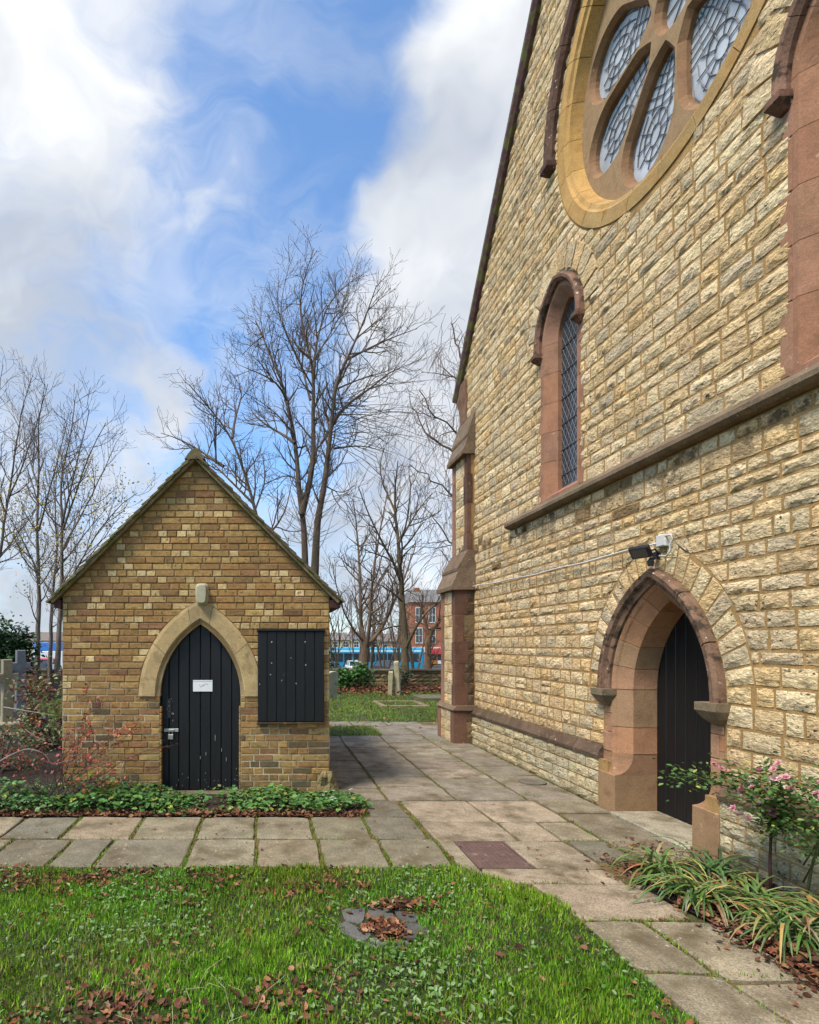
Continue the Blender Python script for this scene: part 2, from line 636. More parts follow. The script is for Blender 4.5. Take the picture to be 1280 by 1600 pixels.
M['ink'] = surf('ink', base=(0.12, 0.12, 0.13), rough=0.8, var=0.2, bump=0, fine=0)
M['rust'] = surf('rusty iron', base=srgb(98, 76, 68), rough=0.8, var=0.25, var_scale=9, bump=0.5, bump_scale=120, bump_dist=0.003, spots=srgb(150, 128, 112), spot_scale=12, spot_lim=(0.6, 0.75), spec=0.35)
M['lead'] = surf('lead came', base=(0.10, 0.10, 0.11), rough=0.6, var=0.2, bump=0, fine=0)
M['redbrown'] = surf('red brown paint', base=srgb(66, 38, 32), rough=0.7, var=0.3, bump=0.2)
M['asphalt'] = surf('asphalt', base=(0.06, 0.06, 0.06), rough=0.95, var=0.2, bump=0.3)
M['paint'] = surf('vehicle paint', tint=True, rough=0.3, var=0.06, bump=0, fine=0, spec=0.5)
M['tyre'] = surf('tyre rubber', base=(0.02, 0.02, 0.02), rough=0.9, var=0.1, bump=0, fine=0)
M['facade'] = surf('house wall', tint=True, rough=0.9, var=0.18, var_scale=1.2, bump=0.2, bump_scale=12, fine=0.15)
M['slate'] = surf('slate', tint=True, rough=0.85, var=0.3, var_scale=5, bump=0.4, bump_scale=30, bump_dist=0.006)


def glassmat(name, base, rough, mott):
    m, nt, b = new_mat(name)
    tc = nt.nodes.new('ShaderNodeTexCoord')
    n = tnoise(nt, tc.outputs['Object'], mott, 4, 0.6)
    col = ramp(nt, n, [(0.35, tuple(x * 0.75 for x in base)), (0.65, tuple(x * 1.2 for x in base))])
    nt.links.new(col, b.inputs['Base Color'])
    b.inputs['Roughness'].default_value = rough
    b.inputs['Specular IOR Level'].default_value = 0.8
    bp = nt.nodes.new('ShaderNodeBump')
    bp.inputs['Strength'].default_value = 0.15
    bp.inputs['Distance'].default_value = 0.01
    nt.links.new(tnoise(nt, tc.outputs['Object'], 9, 3, 0.5), bp.inputs['Height'])
    nt.links.new(bp.outputs[0], b.inputs['Normal'])
    return m


M['paleglass'] = glassmat('pale obscured glass', (0.42, 0.45, 0.48), 0.25, 3)
M['darkglass'] = glassmat('dark leaded glass', (0.055, 0.065, 0.075), 0.12, 6)
M['winglass'] = glassmat('window glass', (0.03, 0.035, 0.04), 0.08, 1)

# ------------------------------------------------------------------ ground
XW = 3.35        # plane of the church front
YS = 5.97        # plane of the shed front


def ground_h(y):
    t = min(1, max(0, (y - 22.5) / 22))
    return -0.06 - 1.80 * t * t * (3 - 2 * t)


def G(px, py, z=0.0):
    """ground point seen at a pixel of the photograph"""
    Y = (CAMH - z) * 870 / (py - 1007)
    return ((px - 417) / 870 * Y, Y)


def at(px, py, Y):
    return Vector(((px - 417) / 870 * Y, Y, CAMH + (1007 - py) / 870 * Y))


def build_ground():
    ys = [-60, -20, -5, 0, 5, 10, 15, 20, 22.5] + [22.5 + i * 1.6 for i in range(1, 14)] + [50, 60, 80, 110, 150, 250, 500, 1200]
    xs = [-1200, -400, -150, -60, -30, -15, -8, -4, 0, 4, 8, 15, 30, 60, 150, 400, 1200]
    V = [(x, y, ground_h(y)) for y in ys for x in xs]
    n = len(xs)
    F = [(j * n + i, j * n + i + 1, (j + 1) * n + i + 1, (j + 1) * n + i) for j in range(len(ys) - 1) for i in range(n - 1)]
    mb = MB()
    mb.add(V, F)
    tag(mb.build('ground', M['lawn']), kind='structure')

    def sheet(name, loop, z, mat):
        return tag(plate(lambda u, v, w: (u, v, w), loop, [], z, name, mat, None), kind='structure')

    edge = [(-9, 3.95)]
    x = -8.6
    front = []
    while x < 1.33:
        front.append((x, 3.955 + 0.02 * math.sin(x * 7) + rnd(-.012, .012)))
        x += 0.14
    right = [(1.80 + rnd(-.012, .012), y) for y in np.arange(-3, 3.4, 0.15)]
    sheet('lawn', [(-9, -3)] + right + [(1.79, 3.48), (1.72, 3.62), (1.58, 3.74), (1.44, 3.82), (1.37, 3.93)] + front[::-1], 0.006, M['lawn'])
    sheet('path_bed', [(1.7, -3), (3.42, -3), (3.42, 9.9), (0.6, 9.9), (0.6, 5.6), (-9, 5.6), (-9, 3.85), (1.7, 3.85)], -0.006, M['joint'])
    sheet('flower_bed', [(2.62, -3), (3.36, -3), (3.36, 4.02), (2.9, 4.06), (2.62, 4.0), (2.48, 3.86), (2.45, 3.6), (2.5, 3.35), (2.58, 3.0), (2.62, 2.6)], 0.016, M['soil'])
    sheet('planting_bed', [(-9, 5.15), (0.72, 5.15), (0.9, 5.3), (0.95, 5.6), (0.78, 5.95), (0.66, 6.02), (0.66, 9.6), (-9, 9.6)], 0.012, M['soil'])
    sheet('far_lawn', [(-30, 9.65), (-2.5, 9.65), (-2.5, 11.6), (3.9, 11.55), (4.1, 11.3), (12, 11.3), (12, 18.5), (-30, 18.5)], 0.004, M['lawn'])
    sheet('lawn_patch', [(-2.4, 9.72), (1.2, 9.72), (2.02, 9.76), (2.0, 10.3), (1.9, 10.85), (-2.4, 10.85)], 0.012, M['lawn'])
    sheet('side_path', [(-2.5, 9.9), (3.8, 9.9), (4.0, 11.2), (9, 11.2), (9, 12.2), (-2.5, 12.2)], -0.002, M['joint'])
    sheet('leaf_strip', [(-30, 18.5), (12, 18.5), (12, 21.6), (-30, 21.6)], 0.002, M['soil'])
    rd = MB()
    rd.add([(-400, 62, -1.83), (400, 62, -1.83), (400, 84, -1.83), (-400, 84, -1.83)], [(0, 1, 2, 3)])
    tag(rd.build('road', M['asphalt']), kind='structure')
    pv = MB()
    pv.box(fr_world, -400, 400, 84.0, 87.5, -1.9, -1.70, 0.03)
    tag(pv.build('pavement', M['asphalt']), kind='structure')


build_ground()


# ------------------------------------------------------------------ paving
SLABC = [srgb(128, 118, 97), srgb(120, 111, 92), srgb(136, 124, 101), srgb(112, 105, 89), srgb(140, 126, 103)]


def slab_quad(p, z=0.014, gap=0.015, th=0.05, name='paving_slab', col=None, parent=None, mat='slab'):
    """slab with worn edges from 4 ground corners (anticlockwise)"""
    c = Vector((sum(a for a, b in p) / 4, sum(b for a, b in p) / 4))
    tl = (rnd(-.006, .006), rnd(-.006, .006))
    mb = MB()
    # outline with a few wobbly points along each edge
    out = []
    for i in range(4):
        a, b = Vector(p[i]), Vector(p[(i + 1) % 4])
        for k in range(4):
            q = a.lerp(b, k / 4)
            dv = (c - q)
            q = q + dv.normalized() * (gap * rnd(0.5, 1.5) + (0.016 if k == 0 else 0) * rnd(0.3, 1.2))
            out.append(q)
    n = len(out)
    zf = lambda q: z + tl[0] * (q.x - c.x) * 2 + tl[1] * (q.y - c.y) * 2
    V = [(q.x, q.y, z - th) for q in out] + [(q.x, q.y, zf(q) - 0.007) for q in out]
    inn = [q.lerp(c, 0.03) for q in out]
    V += [(q.x, q.y, zf(q)) for q in inn] + [(c.x, c.y, z)]
    F = []
    for r in (0, n):
        F += [(r + i, r + (i + 1) % n, r + n + (i + 1) % n, r + n + i) for i in range(n)]
    F += [(2 * n + i, 2 * n + (i + 1) % n, 3 * n) for i in range(n)]
    mb.add(V, F, col or jit(random.choice(SLABC), 0.14))
    return mb.build(name, M[mat], parent)


def build_paving():
    path = thing('stone_path', (2.0, 4.6, 0), 'worn paved path of grey-brown slabs between church, shed and lawn', 'path')
    path['kind'] = 'structure'
    # two rows running in front of the shed
    Xf = [-2.55, -2.07, -1.58, -1.25, -0.6, -0.083, 0.405, 0.893, 1.351]
    Xb = [-2.72, -2.2, -1.70, -1.12, -0.585, -0.095, 0.396, 0.875, 1.33]
    for k in range(8):
        slab_quad([(Xf[k], 3.97), (Xf[k + 1], 3.97), (Xf[k + 1] + .01, 4.55), (Xf[k] + .01, 4.55)], parent=path)
        slab_quad([(Xb[k], 4.55), (Xb[k + 1], 4.55), (Xb[k + 1], 5.13), (Xb[k], 5.13)], parent=path)
    for k in range(4):                       # further left, out of the picture
        x = -3.1 - 0.52 * k
        slab_quad([(x, 3.97), (x + .52, 3.97), (x + .52, 4.55), (x, 4.55)], parent=path)
    slab_quad([(0.95, 5.13), (1.33, 5.13), (1.30, 5.66), (0.98, 5.66)], parent=path, col=srgb(104, 98, 84))
    # grid of slabs between shed and church
    Xc = [0.68, 1.24, 1.94, 2.68, 3.27]
    Yc = [5.68, 6.16, 6.63, 7.14, 7.6, 8.08, 8.54, 9.0]
    for i in range(4):
        for j in range(7):
            dy = (0.0, 0.06, -0.03, 0.12)[i]
            y0, y1 = Yc[j] + dy * (j > 0), Yc[j + 1] + dy
            slab_quad([(Xc[i], y0), (Xc[i + 1], y0), (Xc[i + 1], y1), (Xc[i], y1)], parent=path, col=jit((0.205, 0.172, 0.125) if i in (0, 3) else (0.24, 0.20, 0.148), 0.14))
    # broad worn slabs outside the church door
    pink = srgb(150, 134, 112)
    slab_quad([(1.36, 4.98), (2.05, 4.98), (2.03, 5.66), (1.34, 5.66)], parent=path, col=jit(pink, .06))
    slab_quad([(2.05, 4.98), (2.72, 4.98), (2.72, 5.68), (2.03, 5.66)], parent=path, col=jit(pink, .06))
    slab_quad([(1.37, 4.50), (2.06, 4.50), (2.05, 4.98), (1.36, 4.98)], parent=path, col=jit(pink, .06))
    slab_quad([(2.06, 4.50), (2.40, 4.50), (2.40, 4.98), (2.05, 4.98)], parent=path, col=jit(pink, .06))
    slab_quad([(2.40, 4.50), (2.73, 4.50), (2.72, 4.98), (2.40, 4.98)], parent=path)
    slab_quad([(2.74, 5.25), (3.28, 5.25), (3.28, 5.7), (2.73, 5.7)], parent=path)
    slab_quad([(2.74, 4.26), (3.22, 4.26), (3.22, 5.25), (2.74, 5.25)], parent=path, col=srgb(122, 110, 90))
    slab_quad([(2.41, 4.08), (2.74, 4.08), (2.73, 4.50), (2.41, 4.50)], parent=path)
    slab_quad([(2.74, 4.04), (3.22, 4.04), (3.22, 4.26), (2.74, 4.26)], parent=path)
    # frame of the access cover
    slab_quad([(1.38, 3.80), (1.50, 3.80), (1.50, 4.50), (1.38, 4.50)], parent=path, gap=.004)
    slab_quad([(1.91, 3.94), (2.40, 3.94), (2.40, 4.50), (1.91, 4.50)], parent=path, gap=.004, col=jit(pink, .06))
    slab_quad([(1.50, 3.70), (2.40, 3.70), (2.40, 3.94), (1.50, 3.94)], parent=path, gap=.004, col=jit(pink, .1))
    # near path by the flower bed
    slab_quad([(1.80, 3.20), (2.48, 3.21), (2.50, 3.70), (1.74, 3.70)], parent=path, col=jit(pink, .08))
    slab_quad([(1.80, 2.71), (2.17, 2.68), (2.16, 3.21), (1.80, 3.20)], parent=path)
    slab_quad([(2.17, 2.62), (2.60, 2.62), (2.56, 3.21), (2.16, 3.21)], parent=path)
    slab_quad([(1.80, 2.05), (2.24, 2.05), (2.17, 2.68), (1.80, 2.71)], parent=path)
    slab_quad([(2.24, 2.0), (2.64, 2.0), (2.60, 2.62), (2.17, 2.62)], parent=path)
    for k in range(7):
        y = 2.03 - 0.6 * k
        slab_quad([(1.80, y - .6), (2.23, y - .6), (2.23, y), (1.80, y)], parent=path)
        slab_quad([(2.23, y - .6), (2.64, y - .6), (2.64, y), (2.23, y)], parent=path)
    # far end of the path: smooth worn slabs
    for i in range(4):
        slab_quad([(Xc[i], 9.05), (Xc[i + 1], 9.05), (Xc[i + 1] + .05, 9.9), (Xc[i] + .05, 9.9)], parent=path, col=jit((0.2, .175, .135), .08), z=.006)
    for i in range(3):
        slab_quad([(2.05 + i * .62, 9.9), (2.67 + i * .62, 9.9), (2.7 + i * .7, 10.95), (2.0 + i * .7, 10.95)], parent=path, col=jit((0.21, .185, .14), .08), z=.004)
    for i in range(8):
        slab_quad([(-2.5 + i * .7, 10.95), (-1.8 + i * .7, 10.95), (-1.8 + i * .7, 11.55), (-2.5 + i * .7, 11.55)], parent=path, col=jit((0.21, .185, .14), .08), z=.006)
    # iron access cover
    c = thing('access_cover', (1.7, 4.2, 0), 'square rusty red-brown iron access cover set in the paving', 'access cover')
    mb = MB()
    mb.box(fr_world, 1.525, 1.885, 3.965, 4.465, -0.03, 0.016, 0.004)
    cv = mb.build('lid', M['rust'], c)
    mb = MB()
    for k in range(9):
        for j in range(12):
            x, y = 1.555 + k * .036, 4.0 + j * .038
            if (k + j) % 2 == 0:
                mb.box(fr_world, x, x + .016, y, y + .008, 0.0155, 0.0185)
            else:
                mb.box(fr_world, x + .004, x + .012, y - .004, y + .012, 0.0155, 0.0185)
    tag(mb.build('tread_pattern', M['rust'], cv), kind='stuff')
    mb = MB()
    for (a, b, e, d) in ((1.505, 1.905, 3.945, 3.961), (1.505, 1.905, 4.469, 4.485), (1.505, 1.521, 3.961, 4.469), (1.889, 1.905, 3.961, 4.469)):
        mb.box(fr_world, a, b, e, d, -0.03, 0.018, 0.002)
    mb.build('frame', M['rust'], c)
    # round cover by the wall
    c = thing('round_cover', (3.05, 6.4, 0), 'small round stone cover in the path by the church wall', 'drain cover')
    mb = MB()
    ring = [(3.05 + .15 * math.cos(t), 6.40 + .15 * math.sin(t)) for t in np.linspace(0, 2 * np.pi, 24, endpoint=False)]
    ring2 = [(3.05 + .135 * math.cos(t), 6.40 + .135 * math.sin(t)) for t in np.linspace(0, 2 * np.pi, 24, endpoint=False)]
    mb.add([(x, y, 0) for x, y in ring] + [(x, y, .03) for x, y in ring] + [(x, y, .034) for x, y in ring2],
           [(i, (i + 1) % 24, 24 + (i + 1) % 24, 24 + i) for i in range(24)] + [(24 + i, 24 + (i + 1) % 24, 48 + (i + 1) % 24, 48 + i) for i in range(24)] + [tuple(range(48, 72))], (0.15, .135, .105))
    mb.build('lid', M['slab'], c)
    # slate-edged gully in the lawn
    g = thing('lawn_gully', (0.64, 3.13, 0), 'square gully edged with grey slate stones, sunk in lawn and full of leaves', 'gully')
    P = [[(.36, 3.12), (.52, 2.97), (.58, 3.05), (.45, 3.2)], [(.45, 3.2), (.55, 3.16), (.6, 3.36), (.44, 3.36)], [(.60, 3.22), (.74, 3.22), (.76, 3.36), (.60, 3.36)],
         [(.76, 3.20), (.86, 3.18), (.9, 3.3), (.76, 3.34)], [(.74, 3.0), (.9, 3.02), (.9, 3.16), (.76, 3.18)], [(.52, 2.93), (.64, 2.90), (.66, 2.98), (.57, 3.03)], [(.64, 2.89), (.76, 2.92), (.76, 2.99), (.66, 2.98)]]
    for p in P:
        slab_quad(p, z=.014, gap=.002, name='edging_stone', col=jit((0.105, 0.10, 0.088), .2), parent=g, mat='slate')


build_paving()

# ------------------------------------------------------------------ church
frC = lambda u, v, w: (XW - w, -u, v)          # u = towards the camera, v = up, w = out of the wall
UC = -4.75                                       # gable centre line
STONEC = [srgb(214, 187, 143), srgb(208, 178, 132), srgb(218, 195, 154), srgb(206, 181, 140), srgb(198, 175, 139), srgb(211, 177, 126), srgb(216, 191, 149), srgb(200, 171, 127), srgb(186, 167, 134)]
RED = srgb(164, 124, 94)
door_hood = Arch(-4.79, 1.17, 0.715, 1.065)
lan_a = 0.36
lancets = [Arch(-6.36, 5.19, lan_a, 0.50), Arch(-(9.5 - 6.36), 5.19, lan_a, 0.50)]
ROSE_V, ROSE_R = 7.2, 1.64


def gable_half(v):
    """half width of the gable wall at height v"""
    if v < 5.95:
        return 4.83
    return max(0.0, 4.83 - (v - 5.95) / 1.24)


def stone_geo(mb, fr, c, w0, relief, tint, nx=5, ny=3):
    """rock-faced stone from 4 corners (uL0,v0),(uR0,v0),(uR1,v1),(uL1,v1)"""
    (a, b, d, e) = c
    V, F = [], []
    wid = abs(b[0] - a[0])
    tx, ty = rnd(-.5, .5) * relief, rnd(-.5, .5) * relief
    for j in range(ny + 1):
        for i in range(nx + 1):
            s, t = i / nx, j / ny
            edge = i in (0, nx) or j in (0, ny)
            if not edge:
                s += rnd(-.3, .3) / nx
                t += rnd(-.3, .3) / ny
            else:
                if i not in (0, nx):
                    s += rnd(-.25, .25) / nx
                if j not in (0, ny):
                    t += rnd(-.25, .25) / ny
            u = (a[0] * (1 - s) + b[0] * s) * (1 - t) + (e[0] * (1 - s) + d[0] * s) * t
            v = (a[1] * (1 - s) + b[1] * s) * (1 - t) + (e[1] * (1 - s) + d[1] * s) * t
            if edge:
                u += rnd(-.004, .004)
                v += rnd(-.004, .004)
                w = w0 + rnd(0, .006)
            else:
                w = w0 + relief * rnd(0.45, 1.15) + tx * (s - .5) + ty * (t - .5)
            V.append(fr(u, v, w))
    n = nx + 1
    for j in range(ny):
        for i in range(nx):
            F.append((j * n + i, j * n + i + 1, (j + 1) * n + i + 1, (j + 1) * n + i))
    loop = [i for i in range(n)] + [j * n + nx for j in range(1, ny + 1)] + [ny * n + i for i in range(nx - 1, -1, -1)] + [j * n for j in range(ny - 1, 0, -1)]
    base = len(V)
    back = []
    uc, vc = (a[0] + b[0]) / 2, (a[1] + e[1]) / 2
    corners = [fr(p[0], p[1], w0 - .02) for p in (a, b, d, e)]
    V += corners
    cl = [0, nx, (ny + 1) * n - 1, ny * n]
    sides = [[i for i in range(n)], [j * n + nx for j in range(ny + 1)], [ny * n + i for i in range(nx, -1, -1)], [j * n for j in range(ny, -1, -1)]]
    for k, sd in enumerate(sides):
        F.append(tuple(sd[::-1]) + (base + k, base + (k + 1) % 4))
    mb.add(V, F, tint)


def seen_area(fr, c):
    """size in the photograph, used only to pick the 300 stones that get objects of their own"""
    P = []
    for (u, v) in c:
        x, y, z = fr(u, v, 0)
        if y < 0.6:
            return 0
        P.append((417 + 870 * x / y, 1007 - 870 * (z - CAMH) / y))
    if all(p[0] > 1290 for p in P) or all(p[1] < -10 for p in P) or all(p[0] < -10 for p in P):
        return 0
    return abs(sum(P[i][0] * P[(i + 1) % 4][1] - P[(i + 1) % 4][0] * P[i][1] for i in range(4))) / 2


def courses(v0, v1, hs, fixed=()):
    vs_, v = [v0], v0
    stops = sorted([f for f in fixed if v0 < f < v1] + [v1])
    for st in stops:
        while v < st - 1e-6:
            h = random.choice(hs) * rnd(.94, 1.06)
            if st - (v + h) < min(hs) * 0.7:
                h = (st - v) if st - v < max(hs) * 1.25 else (st - v) / 2
            v += h
            vs_.append(v)
    return vs_


def lay(v_edges, bounds, blocked, lens, joint):
    """course by course quads; bounds(v)->(u0,u1); blocked: list of f(v)->(u0,u1)|None"""
    out = []
    for k in range(len(v_edges) - 1):
        v0, v1 = v_edges[k] + joint / 2, v_edges[k + 1] - joint / 2
        vm = (v0 + v1) / 2

        def free(v):
            segs = [list(bounds(v))]
            for b in blocked:
                iv = b(v)
                if not iv:
                    continue
                ns = []
                for s in segs:
                    if iv[1] <= s[0] or iv[0] >= s[1]:
                        ns.append(s)
                        continue
                    if iv[0] > s[0]:
                        ns.append([s[0], iv[0]])
                    if iv[1] < s[1]:
                        ns.append([iv[1], s[1]])
                segs = ns
            return [s for s in segs if s[1] - s[0] > 0.03]
        A, B, Mx = free(v0), free(v1), free(vm)
        if not (len(A) == len(B) == len(Mx)):
            A = B = Mx
        for (a, b, m) in zip(A, B, Mx):
            Lm = m[1] - m[0]
            cuts, u = [0.0], 0.0
            ls = lens(k)
            i = 0
            while True:
                l = ls(i)
                i += 1
                if u + l > Lm - 0.09:
                    break
                u += l
                cuts.append(u)
            cuts.append(Lm)
            for i in range(len(cuts) - 1):
                def uu(seg, c, first, last):
                    if first:
                        return seg[0]
                    if last:
                        return seg[1]
                    return m[0] + c
                j = joint / 2
                l0 = uu(a, cuts[i], i == 0, False) + j
                r0 = uu(a, cuts[i + 1], False, i == len(cuts) - 2) - j
                l1 = uu(b, cuts[i], i == 0, False) + j
                r1 = uu(b, cuts[i + 1], False, i == len(cuts) - 2) - j
                if r0 - l0 < 0.015 and r1 - l1 < 0.015:
                    continue
                r0, r1 = max(r0, l0 + .004), max(r1, l1 + .004)
                out.append(((l0, v0), (r0, v0), (r1, v1), (l1, v1), i))
    return out


def rose_span(off):
    def f(v):
        d = v - ROSE_V
        r = ROSE_R + off
        if abs(d) >= r:
            return None
        x = math.sqrt(r * r - d * d)
        return (UC - x, UC + x)
    return f


def build_church():
    ch = thing('church', (XW, 4.75, 0), 'tall church gable front of rough cream stone with round window and pointed door', 'church')
    # ---- mortar core of the front wall with its openings
    outl = []
    for v in (-0.3, 5.95):
        outl.append((UC - 4.83, v))
    apex_v = 5.95 + 4.83 * 1.24
    outer = [(UC - 4.83, -0.3), (UC + 4.83, -0.3), (UC + 4.83, 5.95), (UC, apex_v), (UC - 4.83, 5.95)]
    dopen = Arch(-4.79, 1.17, 0.60, math.sqrt(1.036 ** 2 - door_hood.c ** 2))
    dopen.c = door_hood.c
    hole_d = dopen.outline(0.02, -0.3, 12)
    outer = [(UC - 4.83, -0.3), hole_d[0]] + hole_d[1:-1] + [hole_d[-1], (UC + 4.83, -0.3), (UC + 4.83, 5.95), (UC, apex_v), (UC - 4.83, 5.95)]
    holes = []
    for la in lancets:
        o = la.outline(0.02, 3.31, 12)
        holes.append(o)
    holes.append([(UC + (ROSE_R - .05) * math.cos(t), ROSE_V + (ROSE_R - .05) * math.sin(t)) for t in np.linspace(0, 2 * np.pi, 64, endpoint=False)])
    wall = plate(frC, outer, holes, 0.0, 'wall', M['mortar'], ch)
    # ---- rubble stones, course by course
    hs = [0.105, 0.118, 0.13, 0.14, 0.15]
    random.seed(21)
    upper = courses(0.60, apex_v, hs, (1.17, 3.16, 3.30))
    lower = courses(0.0, 0.47, [0.11, 0.13], ())
    bl = [lambda v: door_hood.span(v, 0.265) if v > 1.17 else (dopen.cu - .6 - .13, dopen.cu + .6 + .13),
          rose_span(0.02)]
    for la in lancets:
        bl.append(lambda v, la=la: (la.span(v, 0.13) if v > 5.0 else (la.cu - la.a - .045, la.cu + la.a + .045)) if 3.25 < v < 5.95 else None)
    bl_low = [lambda v: (dopen.cu - .74, dopen.cu + .74)]

    def bounds(v):
        g = gable_half(v)
        return (UC - g, UC + g)

    def lens(k):
        s = rnd(.75, 1.2)
        return lambda i: s * random.choice([0.15, 0.2, 0.25, 0.29, 0.36, 0.22]) * (rnd(.5, .8) if i == 0 else 1)
    quads = [(q, 0.0) for q in lay(upper, bounds, bl, lens, 0.024)] + [(q, 0.055) for q in lay(lower, bounds, bl_low, lens, 0.016)]
    # small stones: some tall ones are split in two thinner ones
    Q = []
    for q, w in quads:
        a, b, c, d, i = q
        h, l = c[1] - b[1], b[0] - a[0]
        if h > .135 and l > .18 and random.random() < .16:
            m = (a[1] + d[1]) / 2 + rnd(-.02, .02)
            t = (m - a[1]) / h
            ml, mr = a[0] + (d[0] - a[0]) * t, b[0] + (c[0] - b[0]) * t
            Q.append(((a, b, (mr, m - .007), (ml, m - .007)), w))
            Q.append((((ml, m + .007), (mr, m + .007), c, d), w))
        else:
            Q.append(((a, b, c, d), w))
    Q = [(c, w) for c, w in Q if not (3.14 < c[0][1] < 3.30 and -7.65 < c[0][0] < -1.8)]
    ranked = sorted(range(len(Q)), key=lambda i: -seen_area(frC, Q[i][0]))
    own = set(ranked[:262])
    rest = MB()

    def tint_of(c):
        u, v = c[0]
        col = jit(random.choice(STONEC), 0.09)
        if 2.6 < v < 3.2 and random.random() < 0.22 * (v - 2.4):
            kk = rnd(.5, .85)
            col = tuple(x * kk for x in srgb(150, 122, 84))
        if v < 0.5:
            col = jit(random.choice([srgb(196, 182, 150), srgb(182, 166, 132), srgb(206, 188, 148)]), .1)
        if v > 6.5:
            col = tuple(x * 0.97 for x in col)
        return col
    for i, (c, w) in enumerate(Q):
        rl = rnd(.008, .021)
        if i in own:
            mb = MB()
            stone_geo(mb, frC, c, w + .001, rl, tint_of(c))
            mb.build('stone', M['stone'], wall)
        else:
            if c[0][0] > -2.2 or c[0][1] > 10.3:
                stone_geo(rest, frC, c, w + .001, rl, tint_of(c), 2, 2)
            else:
                stone_geo(rest, frC, c, w + .001, rl, tint_of(c), 4, 3)
    tag(rest.build('stones', M['stone'], wall), kind='stuff')
    # projecting core of the plinth
    pl = MB()
    for (u0, u1) in ((UC - 4.83, dopen.cu - .60), (dopen.cu + .60, UC + 4.83)):
        pl.box(frC, u0, u1, -.3, .47, -.05, .052)
    pl.build('plinth_core', M['mortar'], ch)
    # chamfered plinth course
    pc = holder('plinth_course', ch, 'dark weathered sloping plinth course')
    for (u0, u1) in ((-8.95, dopen.cu - .735), (dopen.cu + .735, UC + 4.83)):
        u = u0
        while u < u1 - .05:
            l = min(rnd(.55, .9), u1 - u)
            if u1 - u - l < .2:
                l = u1 - u
            mb = MB()
            prof = [(.47, -.02), (.47, .075), (.505, .08), (.60, .012), (.60, -.02)]
            V = [frC(uu, v, w) for uu in (u + .003, u + l - .003) for (v, w) in prof]
            mb.add(V, [(0, 1, 2, 3, 4), (9, 8, 7, 6, 5)] + [(i, (i + 1) % 5, 5 + (i + 1) % 5, 5 + i) for i in range(5)], jit(srgb(92, 74, 58), .2))
            mb.build('block', M['darkstone'], pc)
            u += l
    # string course
    sc = holder('string_course', ch, 'dark moulded stone string course under the lancet windows')
    u, u1 = -7.62, -1.88
    while u < u1 - .05:
        l = min(rnd(.7, 1.05), u1 - u)
        if u1 - u - l < .2:
            l = u1 - u
        mb = MB()
        prof = [(3.165, -.02), (3.165, .035), (3.175, .075), (3.20, .105), (3.235, .105), (3.305, .02), (3.305, -.02)]
        n = len(prof)
        V = [frC(uu, v, w) for uu in (u + .002, u + l - .002) for (v, w) in prof]
        mb.add(V, [tuple(range(n)), tuple(range(2 * n - 1, n - 1, -1))] + [(i, (i + 1) % n, n + (i + 1) % n, n + i) for i in range(n)], jit(srgb(108, 91, 71), .18))
        mb.build('block', M['darkstone'], sc)
        u += l
    # ---- doorway
    dw = holder('doorway', ch, 'pointed red sandstone doorway with moulded hood')
    hood = [(-.105, .0), (-.1, .03), (-.06, .045), (-.045, .075), (0.0, .085), (0.02, .06), (0.02, 0.0)]
    hood = [(o - .0, w) for o, w in hood]
    cuts = [0.0, .33, .68, 1.0]
    for sd in (-1, 1):
        for k in range(3):
            mb = MB()
            q = np.linspace(cuts[k] + (.004 if k else 0), cuts[k + 1] - (.004 if k < 2 else 0), 9)
            sweep(mb, frC, lambda qq, off: door_hood.pt(sd, qq, off), list(q), hood, jit(srgb(122, 94, 74), .12))
            mb.build('hood_stone', M['hood'], dw)
        # carved stop
        mb = MB()
        uc = door_hood.cu + sd * (door_hood.a - .04)
        V = []
        for (v, hw, w1) in ((1.17, .10, .115), (1.11, .10, .115), (1.05, .075, .075), (1.0, .03, .02)):
            V += [frC(uc - hw, v, -.02), frC(uc + hw, v, -.02), frC(uc + hw, v, w1), frC(uc - hw, v, w1)]
        F = [(0, 1, 2, 3), (12, 13, 14, 15)]
        for r in (0, 4, 8):
            F += [(r + i, r + (i + 1) % 4, r + 4 + (i + 1) % 4, r + 4 + i) for i in range(4)]
        mb.add(V, F, jit(srgb(124, 108, 84), .1))
        mb.build('hood_stop', M['darkstone'], dw)
    # chamfered order and reveal, in separate blocks
    prof = [(.12, -.02), (.12, .004), (0.0, .006), (-.018, -.012), (-.028, -.03), (-.12, -.12), (-.12, -.345), (.12, -.345)]
    qcuts = [-.62, -.36, 0.0]
    acuts = [.0, .2, .42, .64, .84, 1.0]
    for sd in (-1, 1):
        rows = [(qcuts[i], qcuts[i + 1], 2) for i in range(2)] + [(acuts[i] + 1e-4, acuts[i + 1], 7) for i in range(5)]
        for (q0, q1, n) in rows:
            mb = MB()
            g = .003
            q = np.linspace(q0 + g, q1 - (g if q1 < 1 else 0), n)
            sweep(mb, frC, lambda qq, off: dopen.pt(sd, qq, off), list(q), prof, jit(random.choice([RED, srgb(162, 116, 82), srgb(158, 126, 94), srgb(174, 128, 94)]), .1))
            mb.build('jamb_block', M['redstone'], dw)
        # plain block at the foot with its curved chamfer stop
        ua, ub = dopen.cu + sd * .48, dopen.cu + sd * .735
        lo, hi = min(ua, ub), max(ua, ub)
        mb = MB()
        mb.box(frC, lo, hi, -.1, .36, -.345, .06, .004, srgb(148, 118, 86))
        st = []
        for i in range(7):
            t = i / 6 * math.pi / 2
            st.append((.36 + .20 * (1 - math.cos(t)) , math.sin(t)))
        # the stop: block's corner rises and curls into the chamfer
        V = []
